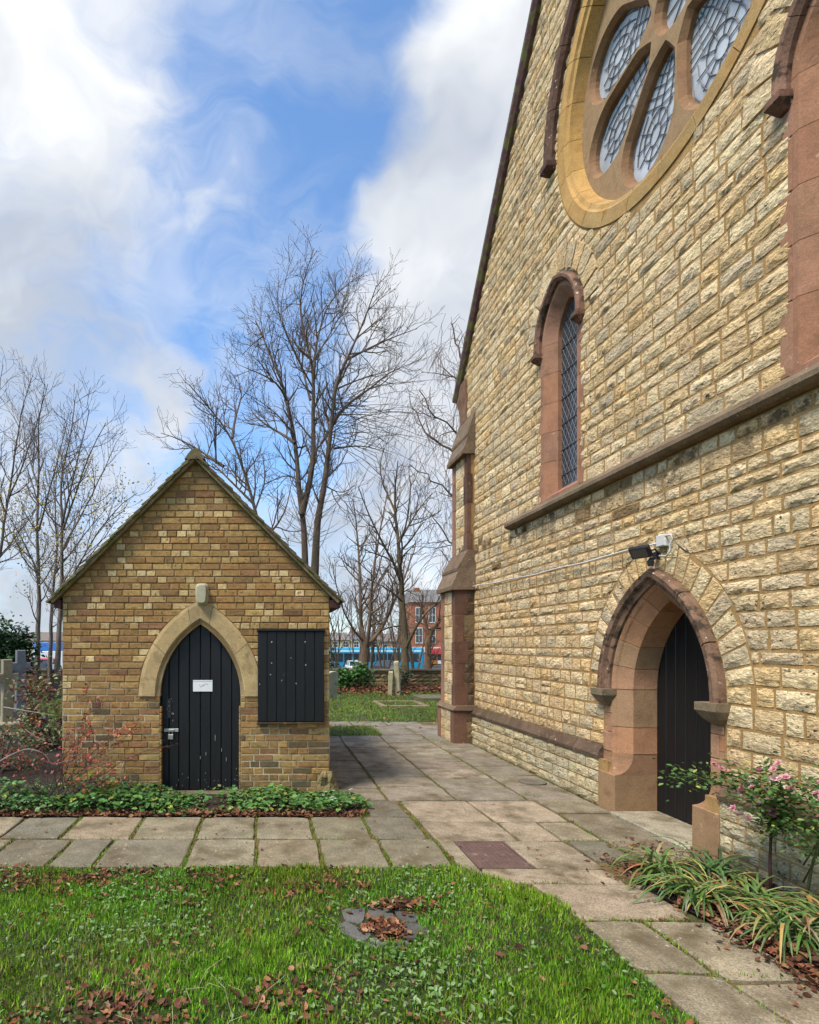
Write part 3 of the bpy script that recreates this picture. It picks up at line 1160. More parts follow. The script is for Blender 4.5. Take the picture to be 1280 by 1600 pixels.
        for (v, s) in st:
            e = dopen.cu + sd * (.48 + .12 * s)
            wf = .055 - .05 * s
            V += [frC(e, v, wf), frC(dopen.cu + sd * .735, v, wf), frC(dopen.cu + sd * .735, v, -.345), frC(dopen.cu + sd * .48, v, -.345), frC(dopen.cu + sd * .48, v, .055 - .175 * s)]
        F = [tuple(range(5)), tuple(range(30, 35))]
        for r in range(6):
            F += [(r * 5 + i, r * 5 + (i + 1) % 5, r * 5 + 5 + (i + 1) % 5, r * 5 + 5 + i) for i in range(5)]
        mb.add(V, F, srgb(146, 110, 82))
        mb.build('foot_block', M['redstone'], dw)
        # toothed quoins beside the jamb
        for (v0, v1, l) in ((.565, .75, .135), (.755, .93, .075), (.935, 1.005, .12)):
            mb = MB()
            x0, x1 = dopen.cu + sd * .60, dopen.cu + sd * (.60 + l)
            mb.box(frC, min(x0, x1), max(x0, x1), v0, v1 - .004, -.02, .012, .004, jit(RED, .12))
            mb.build('quoin', M['redstone'], dw)
    # voussoirs of cut stone over the hood
    for sd in (-1, 1):
        nv = 12
        for k in range(nv):
            mb = MB()
            q0, q1 = k / nv, (k + 1) / nv
            ow = .255 + rnd(-.03, .012)
            c = [door_hood.pt(sd, q0 + .006, .03), door_hood.pt(sd, q0 + .006, ow), door_hood.pt(sd, q1 - .006, ow), door_hood.pt(sd, q1 - .006, .03)]
            if sd < 0:
                c = [c[1], c[0], c[3], c[2]]
            stone_geo(mb, frC, c, .001, .02, jit(random.choice(STONEC), .1), 3, 3)
            mb.build('voussoir', M['stone'], dw)
    # threshold
    mb = MB()
    mb.box(lambda x, y, z: (x, y, z), 3.24, 3.75, 4.31, 5.27, -.1, .024, .006, srgb(158, 148, 126))
    mb.build('threshold', M['slab'], dw)
    # door leaf of black boards
    dl = MB()
    o = dopen.outline(-.118, .03, 12)
    dl.add([frC(u, v, -.372) for u, v in o], [tuple(range(len(o)))])
    leaf = dl.build('door', M['black'], ch)
    leaf['label'] = 'black boarded pointed door'
    nb = 8
    x0, x1 = dopen.cu - .482, dopen.cu + .482
    for k in range(nb):
        a, b = x0 + (x1 - x0) * k / nb + .003, x0 + (x1 - x0) * (k + 1) / nb - .003
        ya = [topv(dopen, a, -.118), topv(dopen, b, -.118), topv(dopen, (a + b) / 2, -.118)]
        mb = MB()
        V = []
        for (w, e) in ((-.37, 0), (-.352, 0), (-.346, .005)):
            V += [frC(a + e, .035, w), frC(b - e, .035, w), frC(b - e, ya[1] - e, w), frC((a + b) / 2, ya[2] - e, w), frC(a + e, ya[0] - e, w)]
        F = [tuple(range(10, 15))]
        for r in (0, 5):
            F += [(r + i, r + (i + 1) % 5, r + 5 + (i + 1) % 5, r + 5 + i) for i in range(5)]
        mb.add(V, F)
        mb.build('plank', M['black'], leaf)
    # ---- lancet windows
    for la in lancets:
        lw = holder('lancet_window', ch)
        tone = lambda: jit(random.choice([srgb(156, 114, 88), srgb(154, 110, 83), srgb(148, 110, 87)]), .08)
        prof = [(.05, -.02), (.05, .006), (0, .008), (-.02, -.01), (-.115, -.105), (-.115, -.165), (.05, -.165)]
        for sd in (-1, 1):
            vv = [-1.875, -1.4, -1.05, -.7, -.35, 0.0]
            rows = [(vv[i], vv[i + 1], 2) for i in range(5)] + [(1e-4, .5, 7), (.5, 1.0, 7)]
            for (q0, q1, n) in rows:
                mb = MB()
                q = np.linspace(q0 + .002, q1 - (.002 if q1 < 1 else 0), n)
                sweep(mb, frC, lambda qq, off: la.pt(sd, qq, off), list(q), prof, tone())
                mb.build('jamb_block', M['redstone'], lw)
            for i, (v0, l) in enumerate(((3.315, .085), (3.79, .03), (4.14, .085), (4.49, .03), (4.84, .07))):
                mb = MB()
                xa, xb = la.cu + sd * (la.a + .04), la.cu + sd * (la.a + .04 + l)
                mb.box(frC, min(xa, xb), max(xa, xb), v0 + .003, (v0 + .34) if i else 3.785, -.02, .009 + .002 * (i % 2), .003, tone())
                mb.build('quoin', M['redstone'], lw)
            hp = [(.05, .0), (.05, .04), (.08, .075), (.11, .08), (.125, .055), (.125, .0)]
            for (q0, q1) in ((-.06, .45), (.455, 1.0)):
                mb = MB()
                sweep(mb, frC, lambda qq, off: la.pt(sd, qq, off), list(np.linspace(q0, q1, 10)), hp, jit(srgb(128, 96, 78), .12))
                mb.build('hood_stone', M['hood'], lw)
            mb = MB()
            uc = la.cu + sd * (la.a + .088)
            V = []
            for (v, hw, w1) in ((5.13, .052, .095), (5.08, .056, .10), (5.02, .03, .03)):
                V += [frC(uc - hw, v, -.02), frC(uc + hw, v, -.02), frC(uc + hw, v, w1), frC(uc - hw, v, w1)]
            mb.add(V, [(0, 1, 2, 3), (8, 9, 10, 11)] + [(r + i, r + (i + 1) % 4, r + 4 + (i + 1) % 4, r + 4 + i) for r in (0, 4) for i in range(4)], srgb(110, 78, 62))
            mb.build('hood_stop', M['hood'], lw)
        # sloping sill
        mb = MB()
        sl = [(3.30, .02), (3.34, .02), (3.46, -.165), (3.30, -.165)]
        V = [frC(uu, v, w) for uu in (la.cu - la.a - .05, la.cu + la.a + .05) for (v, w) in sl]
        mb.add(V, [(0, 1, 2, 3), (7, 6, 5, 4)] + [(i, (i + 1) % 4, 4 + (i + 1) % 4, 4 + i) for i in range(4)], srgb(150, 108, 86))
        mb.build('sill', M['redstone'], lw)
        # glazing
        o = la.outline(-.112, 3.44, 12)
        gl = MB()
        gl.add([frC(u, v, -.155) for u, v in o], [tuple(range(len(o)))])
        pane = gl.build('glass', M['darkglass'], lw)
        mb = MB()
        hw = la.a - .115
        for v in np.arange(3.6, 5.6, .30):
            x = min(hw, max(0.02, topspan(la, v, -.118)))
            mb.tube([frC(la.cu - x, v, -.146), frC(la.cu + x, v, -.146)], .006, 5)
        for k in range(-26, 30):
            seg = diag_seg(la, -.118, 3.47, k * .135, 1.8)
            if seg:
                mb.tube([frC(*seg[0], -.149), frC(*seg[1], -.149)], .004, 4)
            seg = diag_seg(la, -.118, 3.47, k * .135, -1.8)
            if seg:
                mb.tube([frC(*seg[0], -.149), frC(*seg[1], -.149)], .004, 4)
        mb.build('leading', M['lead'], pane)
        # cut stone voussoirs round the lancet head
        for sd in (-1, 1):
            for k in range(6):
                mb = MB()
                q0, q1 = k / 6, (k + 1) / 6
                c = [la.pt(sd, q0 + .012, .165), la.pt(sd, q0 + .012, .40), la.pt(sd, q1 - .012, .40), la.pt(sd, q1 - .012, .165)]
                if sd < 0:
                    c = [c[1], c[0], c[3], c[2]]
                stone_geo(mb, frC, c, .022, .012, jit(random.choice(STONEC), .1), 3, 3)
                mb.build('voussoir', M['stone'], lw)
    build_rose(ch)
    build_buttress(ch)
    # ---- verge of the gable: thin dark tiles over a moulded edge
    for sd in (-1, 1):
        mb = MB()
        pts = [(UC + sd * 4.95, 5.95 - .15), (UC, apex_v)]
        dx, dv = pts[1][0] - pts[0][0], pts[1][1] - pts[0][1]
        L = math.hypot(dx, dv)
        nx, nv = -dv / L * sd * -1, dx / L * sd * -1
        nx, nv = sd * abs(dv) / L, abs(dx) / L
        V = []
        for (o, w) in ((-.02, -.2), (-.02, .06), (.03, .10), (.09, .10), (.11, -.2)):
            for p in pts:
                V.append(frC(p[0] + nx * o, p[1] + nv * o, w))
        n = 5
        mb.add(V, [(2 * i, 2 * i + 1, 2 * ((i + 1) % n) + 1, 2 * ((i + 1) % n)) for i in range(n)] + [(0, 2, 4, 6, 8), (1, 3, 5, 7, 9)], srgb(92, 66, 66))
        mb.build('verge', M['tile'], ch)
    # kneeler at the far corner
    for sd in (-1, 1):
        mb = MB()
        e = UC + sd * 4.83
        V = []
        for (v, o, w1) in ((5.35, .0, .02), (5.62, .05, .03), (5.78, .12, .05), (6.02, .13, .05)):
            xs = sorted((e - sd * .30, e + sd * o))
            V += [frC(xs[0], v, -.2), frC(xs[1], v, -.2), frC(xs[1], v, w1), frC(xs[0], v, w1)]
        mb.add(V, [(0, 1, 2, 3), (12, 13, 14, 15)] + [(r + i, r + (i + 1) % 4, r + 4 + (i + 1) % 4, r + 4 + i) for r in (0, 4, 8) for i in range(4)], srgb(120, 88, 68))
        mb.build('kneeler', M['darkstone'], ch)
    # ---- body behind the front
    body = MB()
    x0, x1 = XW + .42, XW + 22
    for y in (4.75 - 4.80, 4.75 + 4.80):
        body.quad((XW + .0, y, -.3), (x1, y, -.3), (x1, y, 5.9), (XW + .0, y, 5.9))
    body.add([(x1, -.05, -.3), (x1, 9.55, -.3), (x1, 9.55, 5.9), (x1, 4.75, 11.7), (x1, -.05, 5.9)], [(0, 1, 2, 3, 4)])
    body.build('nave_wall', M['mortar'], ch)
    rf = MB()
    for sd in (-1, 1):
        e, t = (4.75 + sd * 5.0, 5.74), (4.75, 5.74 + 5.0 * 1.24)
        rf.quad((XW + .01, e[0], e[1]), (x1 + .2, e[0], e[1]), (x1 + .2, t[0], t[1]), (XW + .01, t[0], t[1]), (0.09, .07, .065))
    rf.build('roof', M['tile'], ch)


def topspan(a, v, off):
    s = a.span(v, off)
    return (s[1] - s[0]) / 2 if s else 0


def topv(a, u, off):
    """height of the arch soffit above position u"""
    x = abs(u - a.cu)
    Rr = a.a + a.c + off
    d = Rr * Rr - (x + a.c) ** 2
    return a.vs + math.sqrt(max(0, d))


def diag_seg(a, off, v0, b, slope):
    pts = []
    n = 60
    hw = a.a + off
    for i in range(n + 1):
        u = a.cu - hw + 2 * hw * i / n
        v = v0 + b + slope * (u - a.cu)
        if v0 <= v <= topv(a, u, off):
            pts.append((u, v))
    if len(pts) < 4:
        return None
    return pts[0], pts[-1]


def build_rose(ch):
    rw = holder('rose_window', ch, 'large round golden sandstone wheel window with leaded petals')
    circ = lambda r, n=96, a0=0, a1=2 * math.pi: [(UC + r * math.cos(t), ROSE_V + r * math.sin(t)) for t in np.linspace(a0, a1, n)]
    ptf = lambda q, off: (UC + (ROSE_R + off) * math.cos(q), ROSE_V + (ROSE_R + off) * math.sin(q))
    # outer ring of golden blocks
    prof = [(.0, -.03), (.0, .012), (-.13, .014), (-.15, -.01), (-.19, -.02), (-.2, -.06), (-.23, -.15), (-.23, -.25), (0, -.25)]
    nb = 24
    for k in range(nb):
        mb = MB()
        q = np.linspace(2 * math.pi * k / nb + .002, 2 * math.pi * (k + 1) / nb - .002, 6)
        low = math.sin(q[2]) < -.75
        col = jit(srgb(182, 143, 84) if not low else srgb(168, 136, 86), .10)
        sweep(mb, frC, ptf, list(q), prof, col)
        mb.build('ring_block', M['goldstone'], rw)
    # hood over the upper half
    hp = [(.06, .0), (.06, .05), (.10, .09), (.16, .10), (.175, .07), (.175, .0)]
    nb = 10
    for k in range(nb):
        mb = MB()
        q = np.linspace(math.pi * k / nb + (.002 if k else 0), math.pi * (k + 1) / nb - (.002 if k < nb - 1 else 0), 7)
        sweep(mb, frC, ptf, list(q), hp, jit(srgb(98, 72, 58), .12))
        mb.build('hood_stone', M['hood'], rw)
    for sd in (-1, 1):
        mb = MB()
        uc = UC + sd * (ROSE_R + .12)
        V = []
        for (v, hw, w1) in ((ROSE_V, .08, .12), (ROSE_V - .06, .08, .12), (ROSE_V - .10, .06, .06)):
            V += [frC(uc - hw, v, -.02), frC(uc + hw, v, -.02), frC(uc + hw, v, w1), frC(uc - hw, v, w1)]
        mb.add(V, [(0, 1, 2, 3), (8, 9, 10, 11)] + [(r + i, r + (i + 1) % 4, r + 4 + (i + 1) % 4, r + 4 + i) for r in (0, 4) for i in range(4)], srgb(84, 60, 50))
        mb.build('hood_stop', M['hood'], rw)

    # tracery: central eye and eight petals
    def petal(a, grow=0.0):
        c, s = math.cos(a), math.sin(a)
        r0, rc, rr = 0.40 - grow, 0.98, 0.32 + grow
        pts = []
        loc = []
        for t in np.linspace(-100, 100, 21):
            loc.append((rc + rr * math.cos(R(t)) * 1.08, rr * math.sin(R(t))))
        inner_w = .085 + grow
        for k in range(1, 6):
            f = k / 6
            loc.append((rc + rr * math.cos(R(100)) * (1 - f) + (r0 - rc) * f, (rr * math.sin(R(100))) * (1 - f) ** 0.8 + inner_w * (1 - (1 - f) ** .8)))
        loc.append((r0, inner_w * .5))
        loc.append((r0 - inner_w * .3, 0))
        loc.append((r0, -inner_w * .5))
        for k in range(5, 0, -1):
            f = k / 6
            loc.append((rc + rr * math.cos(R(100)) * (1 - f) + (r0 - rc) * f, -((rr * math.sin(R(100))) * (1 - f) ** 0.8 + inner_w * (1 - (1 - f) ** .8))))
        return [(UC + x * c - y * s, ROSE_V + x * s + y * c) for x, y in loc], loc
    angs = [R(22.5 + 45 * k) for k in range(8)]
    eye = lambda g: [(UC + (.24 + g) * math.cos(t), ROSE_V + (.24 + g) * math.sin(t)) for t in np.linspace(0, 2 * math.pi, 24, endpoint=False)]
    outer = [(UC + 1.42 * math.cos(t), ROSE_V + 1.42 * math.sin(t)) for t in np.linspace(0, 2 * math.pi, 80, endpoint=False)]
    g1 = 0.035
    tr = plate(frC, outer, [petal(a, g1)[0] for a in angs] + [eye(g1)], -.14, 'tracery', M['redstone'], rw, srgb(150, 122, 88))
    mb = MB()
    for lp in [(petal(a, g1)[0], petal(a, 0)[0]) for a in angs] + [(eye(g1), eye(0))]:
        loft(mb, frC, lp[0], -.14, lp[1], -.19, srgb(140, 106, 76), True)
        loft(mb, frC, lp[1], -.19, lp[1], -.25, srgb(140, 106, 76), True)
    mb.build('tracery_reveal', M['redstone'], rw)
    for i, a in enumerate(angs + [None]):
        poly, loc = petal(a, 0) if a is not None else (eye(0), None)
        gm = MB()
        gm.add([frC(u, v, -.235) for u, v in poly], [tuple(range(len(poly)))])
        pane = gm.build('glass', M['paleglass'], rw)
        mb = MB()
        if a is None:
            for t in np.linspace(0, math.pi, 4, endpoint=False):
                mb.tube([frC(UC + .23 * math.cos(t), ROSE_V + .23 * math.sin(t), -.227), frC(UC - .23 * math.cos(t), ROSE_V - .23 * math.sin(t), -.227)], .006, 4)
        else:
            c, s = math.cos(a), math.sin(a)
            P = lambda x, y: frC(UC + x * c - y * s, ROSE_V + x * s + y * c, -.227)

            def hw(x):
                ys = [abs(y) for (xx, y) in loc]
                best = 0
                for k in range(len(loc)):
                    (xa, ya), (xb, yb) = loc[k], loc[(k + 1) % len(loc)]
                    if (xa - x) * (xb - x) <= 0 and abs(xa - xb) > 1e-6:
                        best = max(best, abs(ya + (yb - ya) * (x - xa) / (xb - xa)))
                return best
            ring = lambda x0, r, n=16: [P(x0 + r * math.cos(t), r * .8 * math.sin(t)) for t in np.linspace(0, 2 * math.pi, n + 1)]
            mb.tube(ring(.98, .085), .006, 4)
            mb.tube(ring(.98, .19), .006, 4)
            for t in np.linspace(0, 2 * math.pi, 10, endpoint=False):
                p0 = (.98 + .085 * math.cos(t), .068 * math.sin(t))
                e = (.98 + .26 * math.cos(t), .25 * math.sin(t))
                mb.tube([P(*p0), P(*e)], .005, 4)
            for x in np.arange(.45, .8, .075):
                h = hw(x)
                mb.tube([P(x - .02, -h), P(x + .02, 0), P(x - .02, h)], .005, 4)
            for f in (-.45, 0, .45):
                mb.tube([P(x, f * hw(x)) for x in (.42, .55, .68, .8)], .005, 4)
            for f in (-.95, -.7, .7, .95):
                mb.tube([P(x, f * hw(x)) for x in (.78, .88, .98, 1.08, 1.16)], .005, 4)
        mb.build('leading', M['lead'], pane)


def build_buttress(ch):
    bt = holder('buttress', ch, 'stepped corner buttress with red sandstone edges')
    Y0, Y1 = 8.95, 9.66

    def stage(x_out, v0, v1, y0=Y0, y1=Y1):
        core = MB()
        core.box(fr_world, x_out + .006, XW + .1, y0 + .006, y1, v0, v1)
        core.build('core', M['mortar'], bt)
        # quoins on the two outer corners
        v, k = v0, 0
        while v < v1 - .03:
            h = min(.42 * rnd(.8, 1.15), v1 - v)
            if v1 - v - h < .12:
                h = v1 - v
            d = .15 if k % 2 else .22
            for yy in (0, 1):
                mb = MB()
                a, b = (y0 - .006, y0 + d * .75) if yy == 0 else (y1 - d * .75, y1 + .004)
                e = x_out + (.20 if k % 2 == 0 else .13) * (1 if XW - x_out > .2 else .4)
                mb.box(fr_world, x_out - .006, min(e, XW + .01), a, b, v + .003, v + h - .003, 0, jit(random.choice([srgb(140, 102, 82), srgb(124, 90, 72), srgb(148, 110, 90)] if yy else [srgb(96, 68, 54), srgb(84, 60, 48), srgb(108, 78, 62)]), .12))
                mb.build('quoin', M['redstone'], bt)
            v += h
            k += 1
        # rubble between them: outer face and camera-side face
        fo = lambda u, vv, w: (x_out - w, -u, vv)
        fs = lambda u, vv, w: (u, y0 - w, vv)
        ve = courses(v0, v1, [.15, .17, .19], ())
        for q in lay(ve, lambda v: (-(y1 - .16), -(y0 + .16)), [], lambda k: (lambda i: rnd(.14, .24)), .014):
            mb = MB()
            stone_geo(mb, fo, q[:4], -.004, .012, jit(random.choice(STONEC), .15), 3, 3)
            mb.build('stone', M['stone'], bt)
        if XW - x_out > .2:
            mbs = MB()
            for q in lay(ve, lambda v: (x_out + .135, XW - .01), [], lambda k: (lambda i: rnd(.14, .2)), .014):
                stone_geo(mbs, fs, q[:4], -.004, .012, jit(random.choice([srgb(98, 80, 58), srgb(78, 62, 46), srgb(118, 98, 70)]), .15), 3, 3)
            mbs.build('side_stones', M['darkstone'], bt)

    stage(3.0, 0.0, .56, Y0 - .03, Y1 + .10)
    stage(3.03, .60, 2.50)
    stage(3.225, 3.05, 4.72)

    def cap(prof, name, col, y0=Y0 - .04, y1=Y1 + .05):
        """sloping cap: profile in (x, z), closed"""
        mb = MB()
        n = len(prof)
        V = [(x, y, z) for y in (y0, y1) for (x, z) in prof]
        mb.add(V, [tuple(range(n)), tuple(range(2 * n - 1, n - 1, -1))] + [(i, (i + 1) % n, n + (i + 1) % n, n + i) for i in range(n)], col)
        mb.build(name, M['darkstone'], bt)
    dk = srgb(116, 96, 76)
    cap([(2.97, .545), (3.03, .62), (3.4, .62), (3.4, .545)], 'plinth_cap', dk, Y0 - .06, Y1 + .12)
    cap([(2.96, 2.48), (2.955, 2.54), (3.09, 2.83), (3.4, 2.83), (3.4, 2.48)], 'weathering', jit(dk, .1))
    cap([(3.06, 2.79), (3.06, 2.835), (3.22, 3.12), (3.4, 3.12), (3.4, 2.79)], 'weathering', jit(dk, .1), Y0 - .03)
    cap([(3.14, 4.66), (3.135, 4.71), (3.25, 5.0), (3.4, 5.0), (3.4, 4.66)], 'weathering', jit(dk, .1))
    cap([(3.225, 4.96), (3.22, 5.0), (3.345, 5.38), (3.4, 5.38), (3.4, 4.96)], 'weathering', jit(dk, .1), Y0 - .03)


build_church()


# ------------------------------------------------------------------ floodlight, cable
def build_wall_fittings():
    fl = thing('floodlight', (XW - .02, 4.75, 2.33), 'small black floodlight with sensor above the pointed church door', 'floodlight')
    base = Vector((XW - .17, 4.74, 2.385))
    rot = Euler((R(0), R(0), R(0))).to_matrix()
    rot = Matrix.Rotation(R(28), 3, 'Z') @ Matrix.Rotation(R(-38), 3, 'Y')
    frF = lambda u, v, w: tuple(base + rot @ Vector((-w, -u, v)))
    mb = MB()
    mb.box(frF, -.078, .078, -.052, .052, -.02, .018, .005)
    for k in range(7):
        mb.box(frF, -.068 + k * .021, -.062 + k * .021, -.045, .045, -.036, -.02)
    mb.build('housing', M['darkmetal'], fl)
    mb = MB()
    mb.box(frF, -.064, .064, -.039, .039, .018, .021)
    mb.build('lens', M['winglass'], fl)
    mb = MB()
    for s in (-1, 1):
        mb.tube([frF(s * .083, 0, 0), frF(s * .083, -.02, -.06), (XW - .03, 4.74 - s * .03, 2.36)], .007, 6)
    mb.tube([(XW - .0, 4.74, 2.36), (XW - .05, 4.74, 2.36)], .03, 10)
    mb.build('bracket', M['darkmetal'], fl)
    mb = MB()
    mb.tube([(XW - .09, 4.72, 2.335), (XW - .10, 4.715, 2.30), (XW - .10, 4.715, 2.265)], [.012, .028, .022], 10)
    mb.tube([(XW - .04, 4.72, 2.35), (XW - .10, 4.715, 2.30)], .010, 6)
    mb.build('sensor', M['darkmetal'], fl)
    jb = MB()
    jb.box(frC, -4.72, -4.61, 2.42, 2.52, 0, .055, .008)
    tag(jb.build('junction_box', M['plasticw']), 'small white junction box on the wall above the floodlight', 'junction box')
    cb = MB()
    pts = []
    for i in range(33):
        t = i / 32
        y = 8.96 + (4.70 - 8.96) * t
        pts.append((XW - .046, y, 2.53 - .07 * t - .028 * math.sin(math.pi * t) + .005 * math.sin(t * 23)))
    pts = [(3.02, 9.6, 2.50), (3.015, 8.938, 2.505), (3.2, 8.935, 2.52), (3.29, 8.93, 2.528)] + pts
    cb.tube(pts, .0085, 6)
    tag(cb.build('cable', M['plasticw'], smooth=True), 'thin white cable running along the church wall from the buttress', 'cable')
    cb = MB()
    cb.tube([(XW - .045, 4.62, 2.50), (XW - .05, 4.55, 2.50), (XW - .05, 4.52, 2.46), (XW - .05, 4.56, 2.42), (XW - .05, 4.55, 2.37), (XW - .05, 4.60, 2.33), (XW - .05, 4.68, 2.345)], .009, 6)
    tag(cb.build('cable', M['plasticw'], smooth=True), 'short curling white cable between the junction box and the floodlight', 'cable')


build_wall_fittings()

# ------------------------------------------------------------------ shed
frS = lambda u, v, w: (u, YS - w, v)
SL, SR, SE = -2.19, 0.672, 2.12            # left, right, eaves height
SMX = (SL + SR) / 2
SLOPE = (3.56 - SE) / (SMX - SL)
shed_door = Arch(-0.713, 1.044, 0.432, 0.775)
SBACK = 9.3


def build_shed():
    sh = thing('brick_shed', (SMX, YS, 0), 'small gabled shed of yellow stock brick with black pointed door', 'shed')
    out = shed_door.outline(0.0, -.1, 10)
    gab = [(SL, -.1)] + out + [(SR, -.1), (SR, SE), (SMX, 3.56), (SL, SE)]
    wall = plate(frS, gab, [], 0.0, 'wall', M['bmortar'], sh)
    # bricks in Flemish bond
    random.seed(5)
    C = 0.0705
    nC = int(3.6 / C)
    ve = [i * C for i in range(nC + 1)]

    def bounds(v):
        if v <= SE:
            return (SL, SR)
        h = (v - SE) / SLOPE
        return (SL + h, SR - h)
    blocked = [lambda v: (shed_door.span(v, 0.228) if v > 1.044 else (shed_door.cu - .432, shed_door.cu + .432)),
               lambda v: (-.06, .575) if .80 < v < 1.70 else None]

    def lens(k):
        st = random.random() < .5
        sft = (k % 2) * .168
        def f(i):
            if i == 0:
                return random.choice((.055, .1, .14, .2))
            return (.205 if random.random() < .5 else .103) * rnd(.97, 1.03)
        return f
    Q = lay(ve, bounds, blocked, lens, .012)
    ranked = sorted(range(len(Q)), key=lambda i: -seen_area(frS, Q[i][:4]))
    own = set(ranked[:298])
    rest = MB()
    HEAD = [srgb(190, 162, 112), srgb(180, 150, 102), srgb(198, 174, 126), srgb(168, 138, 88)]
    STR = [srgb(152, 119, 73), srgb(160, 126, 76), srgb(140, 108, 69), srgb(148, 112, 70), srgb(166, 133, 82), srgb(154, 117, 70)]
    REDB = [srgb(140, 100, 70), srgb(144, 106, 72), srgb(120, 88, 64)]
    for i, q in enumerate(Q):
        c = q[:4]
        l = c[1][0] - c[0][0]
        v = c[0][1]
        if v < .95:
            col = random.choice(STR + HEAD[3:] + [srgb(104, 88, 64)])
            if random.random() < .08:
                col = random.choice(REDB)
        elif l < .12:
            col = random.choice(HEAD) if random.random() < .75 else random.choice(STR)
        else:
            col = random.choice(STR) if random.random() < .90 else random.choice(REDB + HEAD[3:])
        if v > 3.0 and random.random() < .5:
            col = tuple(x * .8 for x in col)
        if i in own:
            mb = MB()
            brick_geo(mb, c, jit(col, .14))
            mb.build('brick', M['brick'], wall)
        else:
            brick_geo(rest, c, jit(col, .14))
    tag(rest.build('bricks', M['brick'], wall), kind='stuff')
    # side and back walls
    mb = MB()
    mb.quad((SL, YS, -.1), (SL, SBACK, -.1), (SL, SBACK, SE), (SL, YS, SE))
    mb.quad((SR, YS, -.1), (SR, SBACK, -.1), (SR, SBACK, SE), (SR, YS, SE))
    mb.add([(SL, SBACK, -.1), (SR, SBACK, -.1), (SR, SBACK, SE), (SMX, SBACK, 3.56), (SL, SBACK, SE)], [(0, 1, 2, 3, 4)])
    mb.build('side_wall', brick_texture(), sh)
    # door surround of limestone blocks
    ds = holder('door_surround', sh, 'pale limestone pointed door arch')
    prof = [(.226, -.03), (.226, .012), (.19, .02), (.055, .02), (.0, -.045), (.0, -.10), (.226, -.10)]
    for sd in (-1, 1):
        for (q0, q1) in ((.002, .46), (.464, .88)):
            mb = MB()
            sweep(mb, frS, lambda qq, off: shed_door.pt(sd, qq, off), list(np.linspace(q0, q1, 12)), prof, jit(srgb(176, 150, 106), .07))
            mb.build('arch_stone', M['limestone'], ds)
    mb = MB()
    for sd in (-1, 1):
        sweep(mb, frS, lambda qq, off: shed_door.pt(sd, qq, off), list(np.linspace(.884, 1.0, 5)), prof, srgb(166, 142, 102))
    mb.build('keystone', M['limestone'], ds)
    # brick jamb returns below the arch
    mb = MB()
    for sd in (-1, 1):
        for k in range(13):
            v = .03 + k * C
            a, b = shed_door.cu + sd * .415, shed_door.cu + sd * .433
            mb.box(frS, min(a, b), max(a, b), v, v + C - .011, -.12, .005, .003, jit(random.choice(STR), .15))
    tag(mb.build('jamb_bricks', M['brick'], ds), kind='stuff')
    # door: boards
    dmb = MB()
    o = shed_door.outline(.02, .015, 12)
    dmb.add([frS(u, v, -.095) for u, v in o], [tuple(range(len(o)))])
    door = dmb.build('door', M['black'], sh)
    door['label'] = 'black boarded pointed door'
    xs = [-.432, -.345, -.24, -.125, -.005, .105, .22, .335, .432]
    random.seed(3)
    for k in range(8):
        a, b = shed_door.cu + xs[k] + .002, shed_door.cu + xs[k + 1] - .002
        cm = (a + b) / 2
        tv = [min(topv(shed_door, x, .0), 2) for x in (b, cm, a)]
        wp = -.062 + rnd(-.004, .004)
        mb = MB()
        V = []
        for (w, e) in ((-.094, 0), (wp - .006, 0), (wp, .006)):
            V += [frS(a + e, .02 + rnd(0, .012), w), frS(b - e, .02 + rnd(0, .012), w), frS(b - e, tv[0] - e, w), frS(cm, tv[1] - e, w), frS(a + e, tv[2] - e, w)]
        F = [tuple(range(10, 15))]
        for r in (0, 5):
            F += [(r + i, r + (i + 1) % 5, r + 5 + (i + 1) % 5, r + 5 + i) for i in range(5)]
        mb.add(V, F)
        mb.build('plank', M['black'], door)
    # hasp and padlock, worn latch plate, paint chips
    mb = MB()
    mb.box(frS, -1.112, -.955, .655, .690, -.060, -.048, .003)
    mb.box(frS, -1.06, -1.0, .662, .684, -.05, -.036, .003)
    mb.build('hasp', M['metal'], door)
    mb = MB()
    mb.box(frS, -1.065, -1.01, .575, .63, -.055, -.03, .004)
    mb.tube([frS(-1.055, .63, -.042), frS(-1.055, .66, -.042), frS(-1.038, .672, -.042), frS(-1.02, .66, -.042), frS(-1.02, .63, -.042)], .004, 6)
    mb.build('padlock', M['metal'], door)
    mb = MB()
    mb.box(frS, -1.085, -1.03, .80, 1.01, -.060, -.052, .003)
    mb.build('latch_plate', M['darkmetal'], door)
    mb = MB()
    for _ in range(30):
        if random.random() < .35:
            u, v = rnd(-1.09, -1.0), rnd(.76, 1.02)
        else:
            u, v = rnd(-1.1, -.32), .03 + abs(random.gauss(0, .10))
        s = rnd(.0015, .0038)
        mb.box(frS, u, u + s, v, v + s * rnd(1.5, 5), -.06, -.0505)
    for (u, v, h) in ((-.56, .62, .09), (-.49, .5, .05), (-.72, .42, .04), (-.44, .4, .05), (-.66, .46, .05)):
        mb.box(frS, u, u + .003, v - .06, v - .06 + h * .7, -.06, -.0505)
    mb.build('paint_chips', M['plasticw'], door)
    # bricked doorstep
    mb = MB()
    mb.box(frS, -1.16, -.27, -.05, .018, -.12, .06, .008, srgb(110, 100, 80))
    mb.build('doorstep', M['slab'], sh)
    # shutter of black boards
    st = holder('shutter', sh, 'black boarded shutter beside the door')
    mb = MB()
    mb.box(frS, -.096, .611, .775, 1.744, -.01, .032)
    mb.build('backing', M['black'], st)
    nb = 7
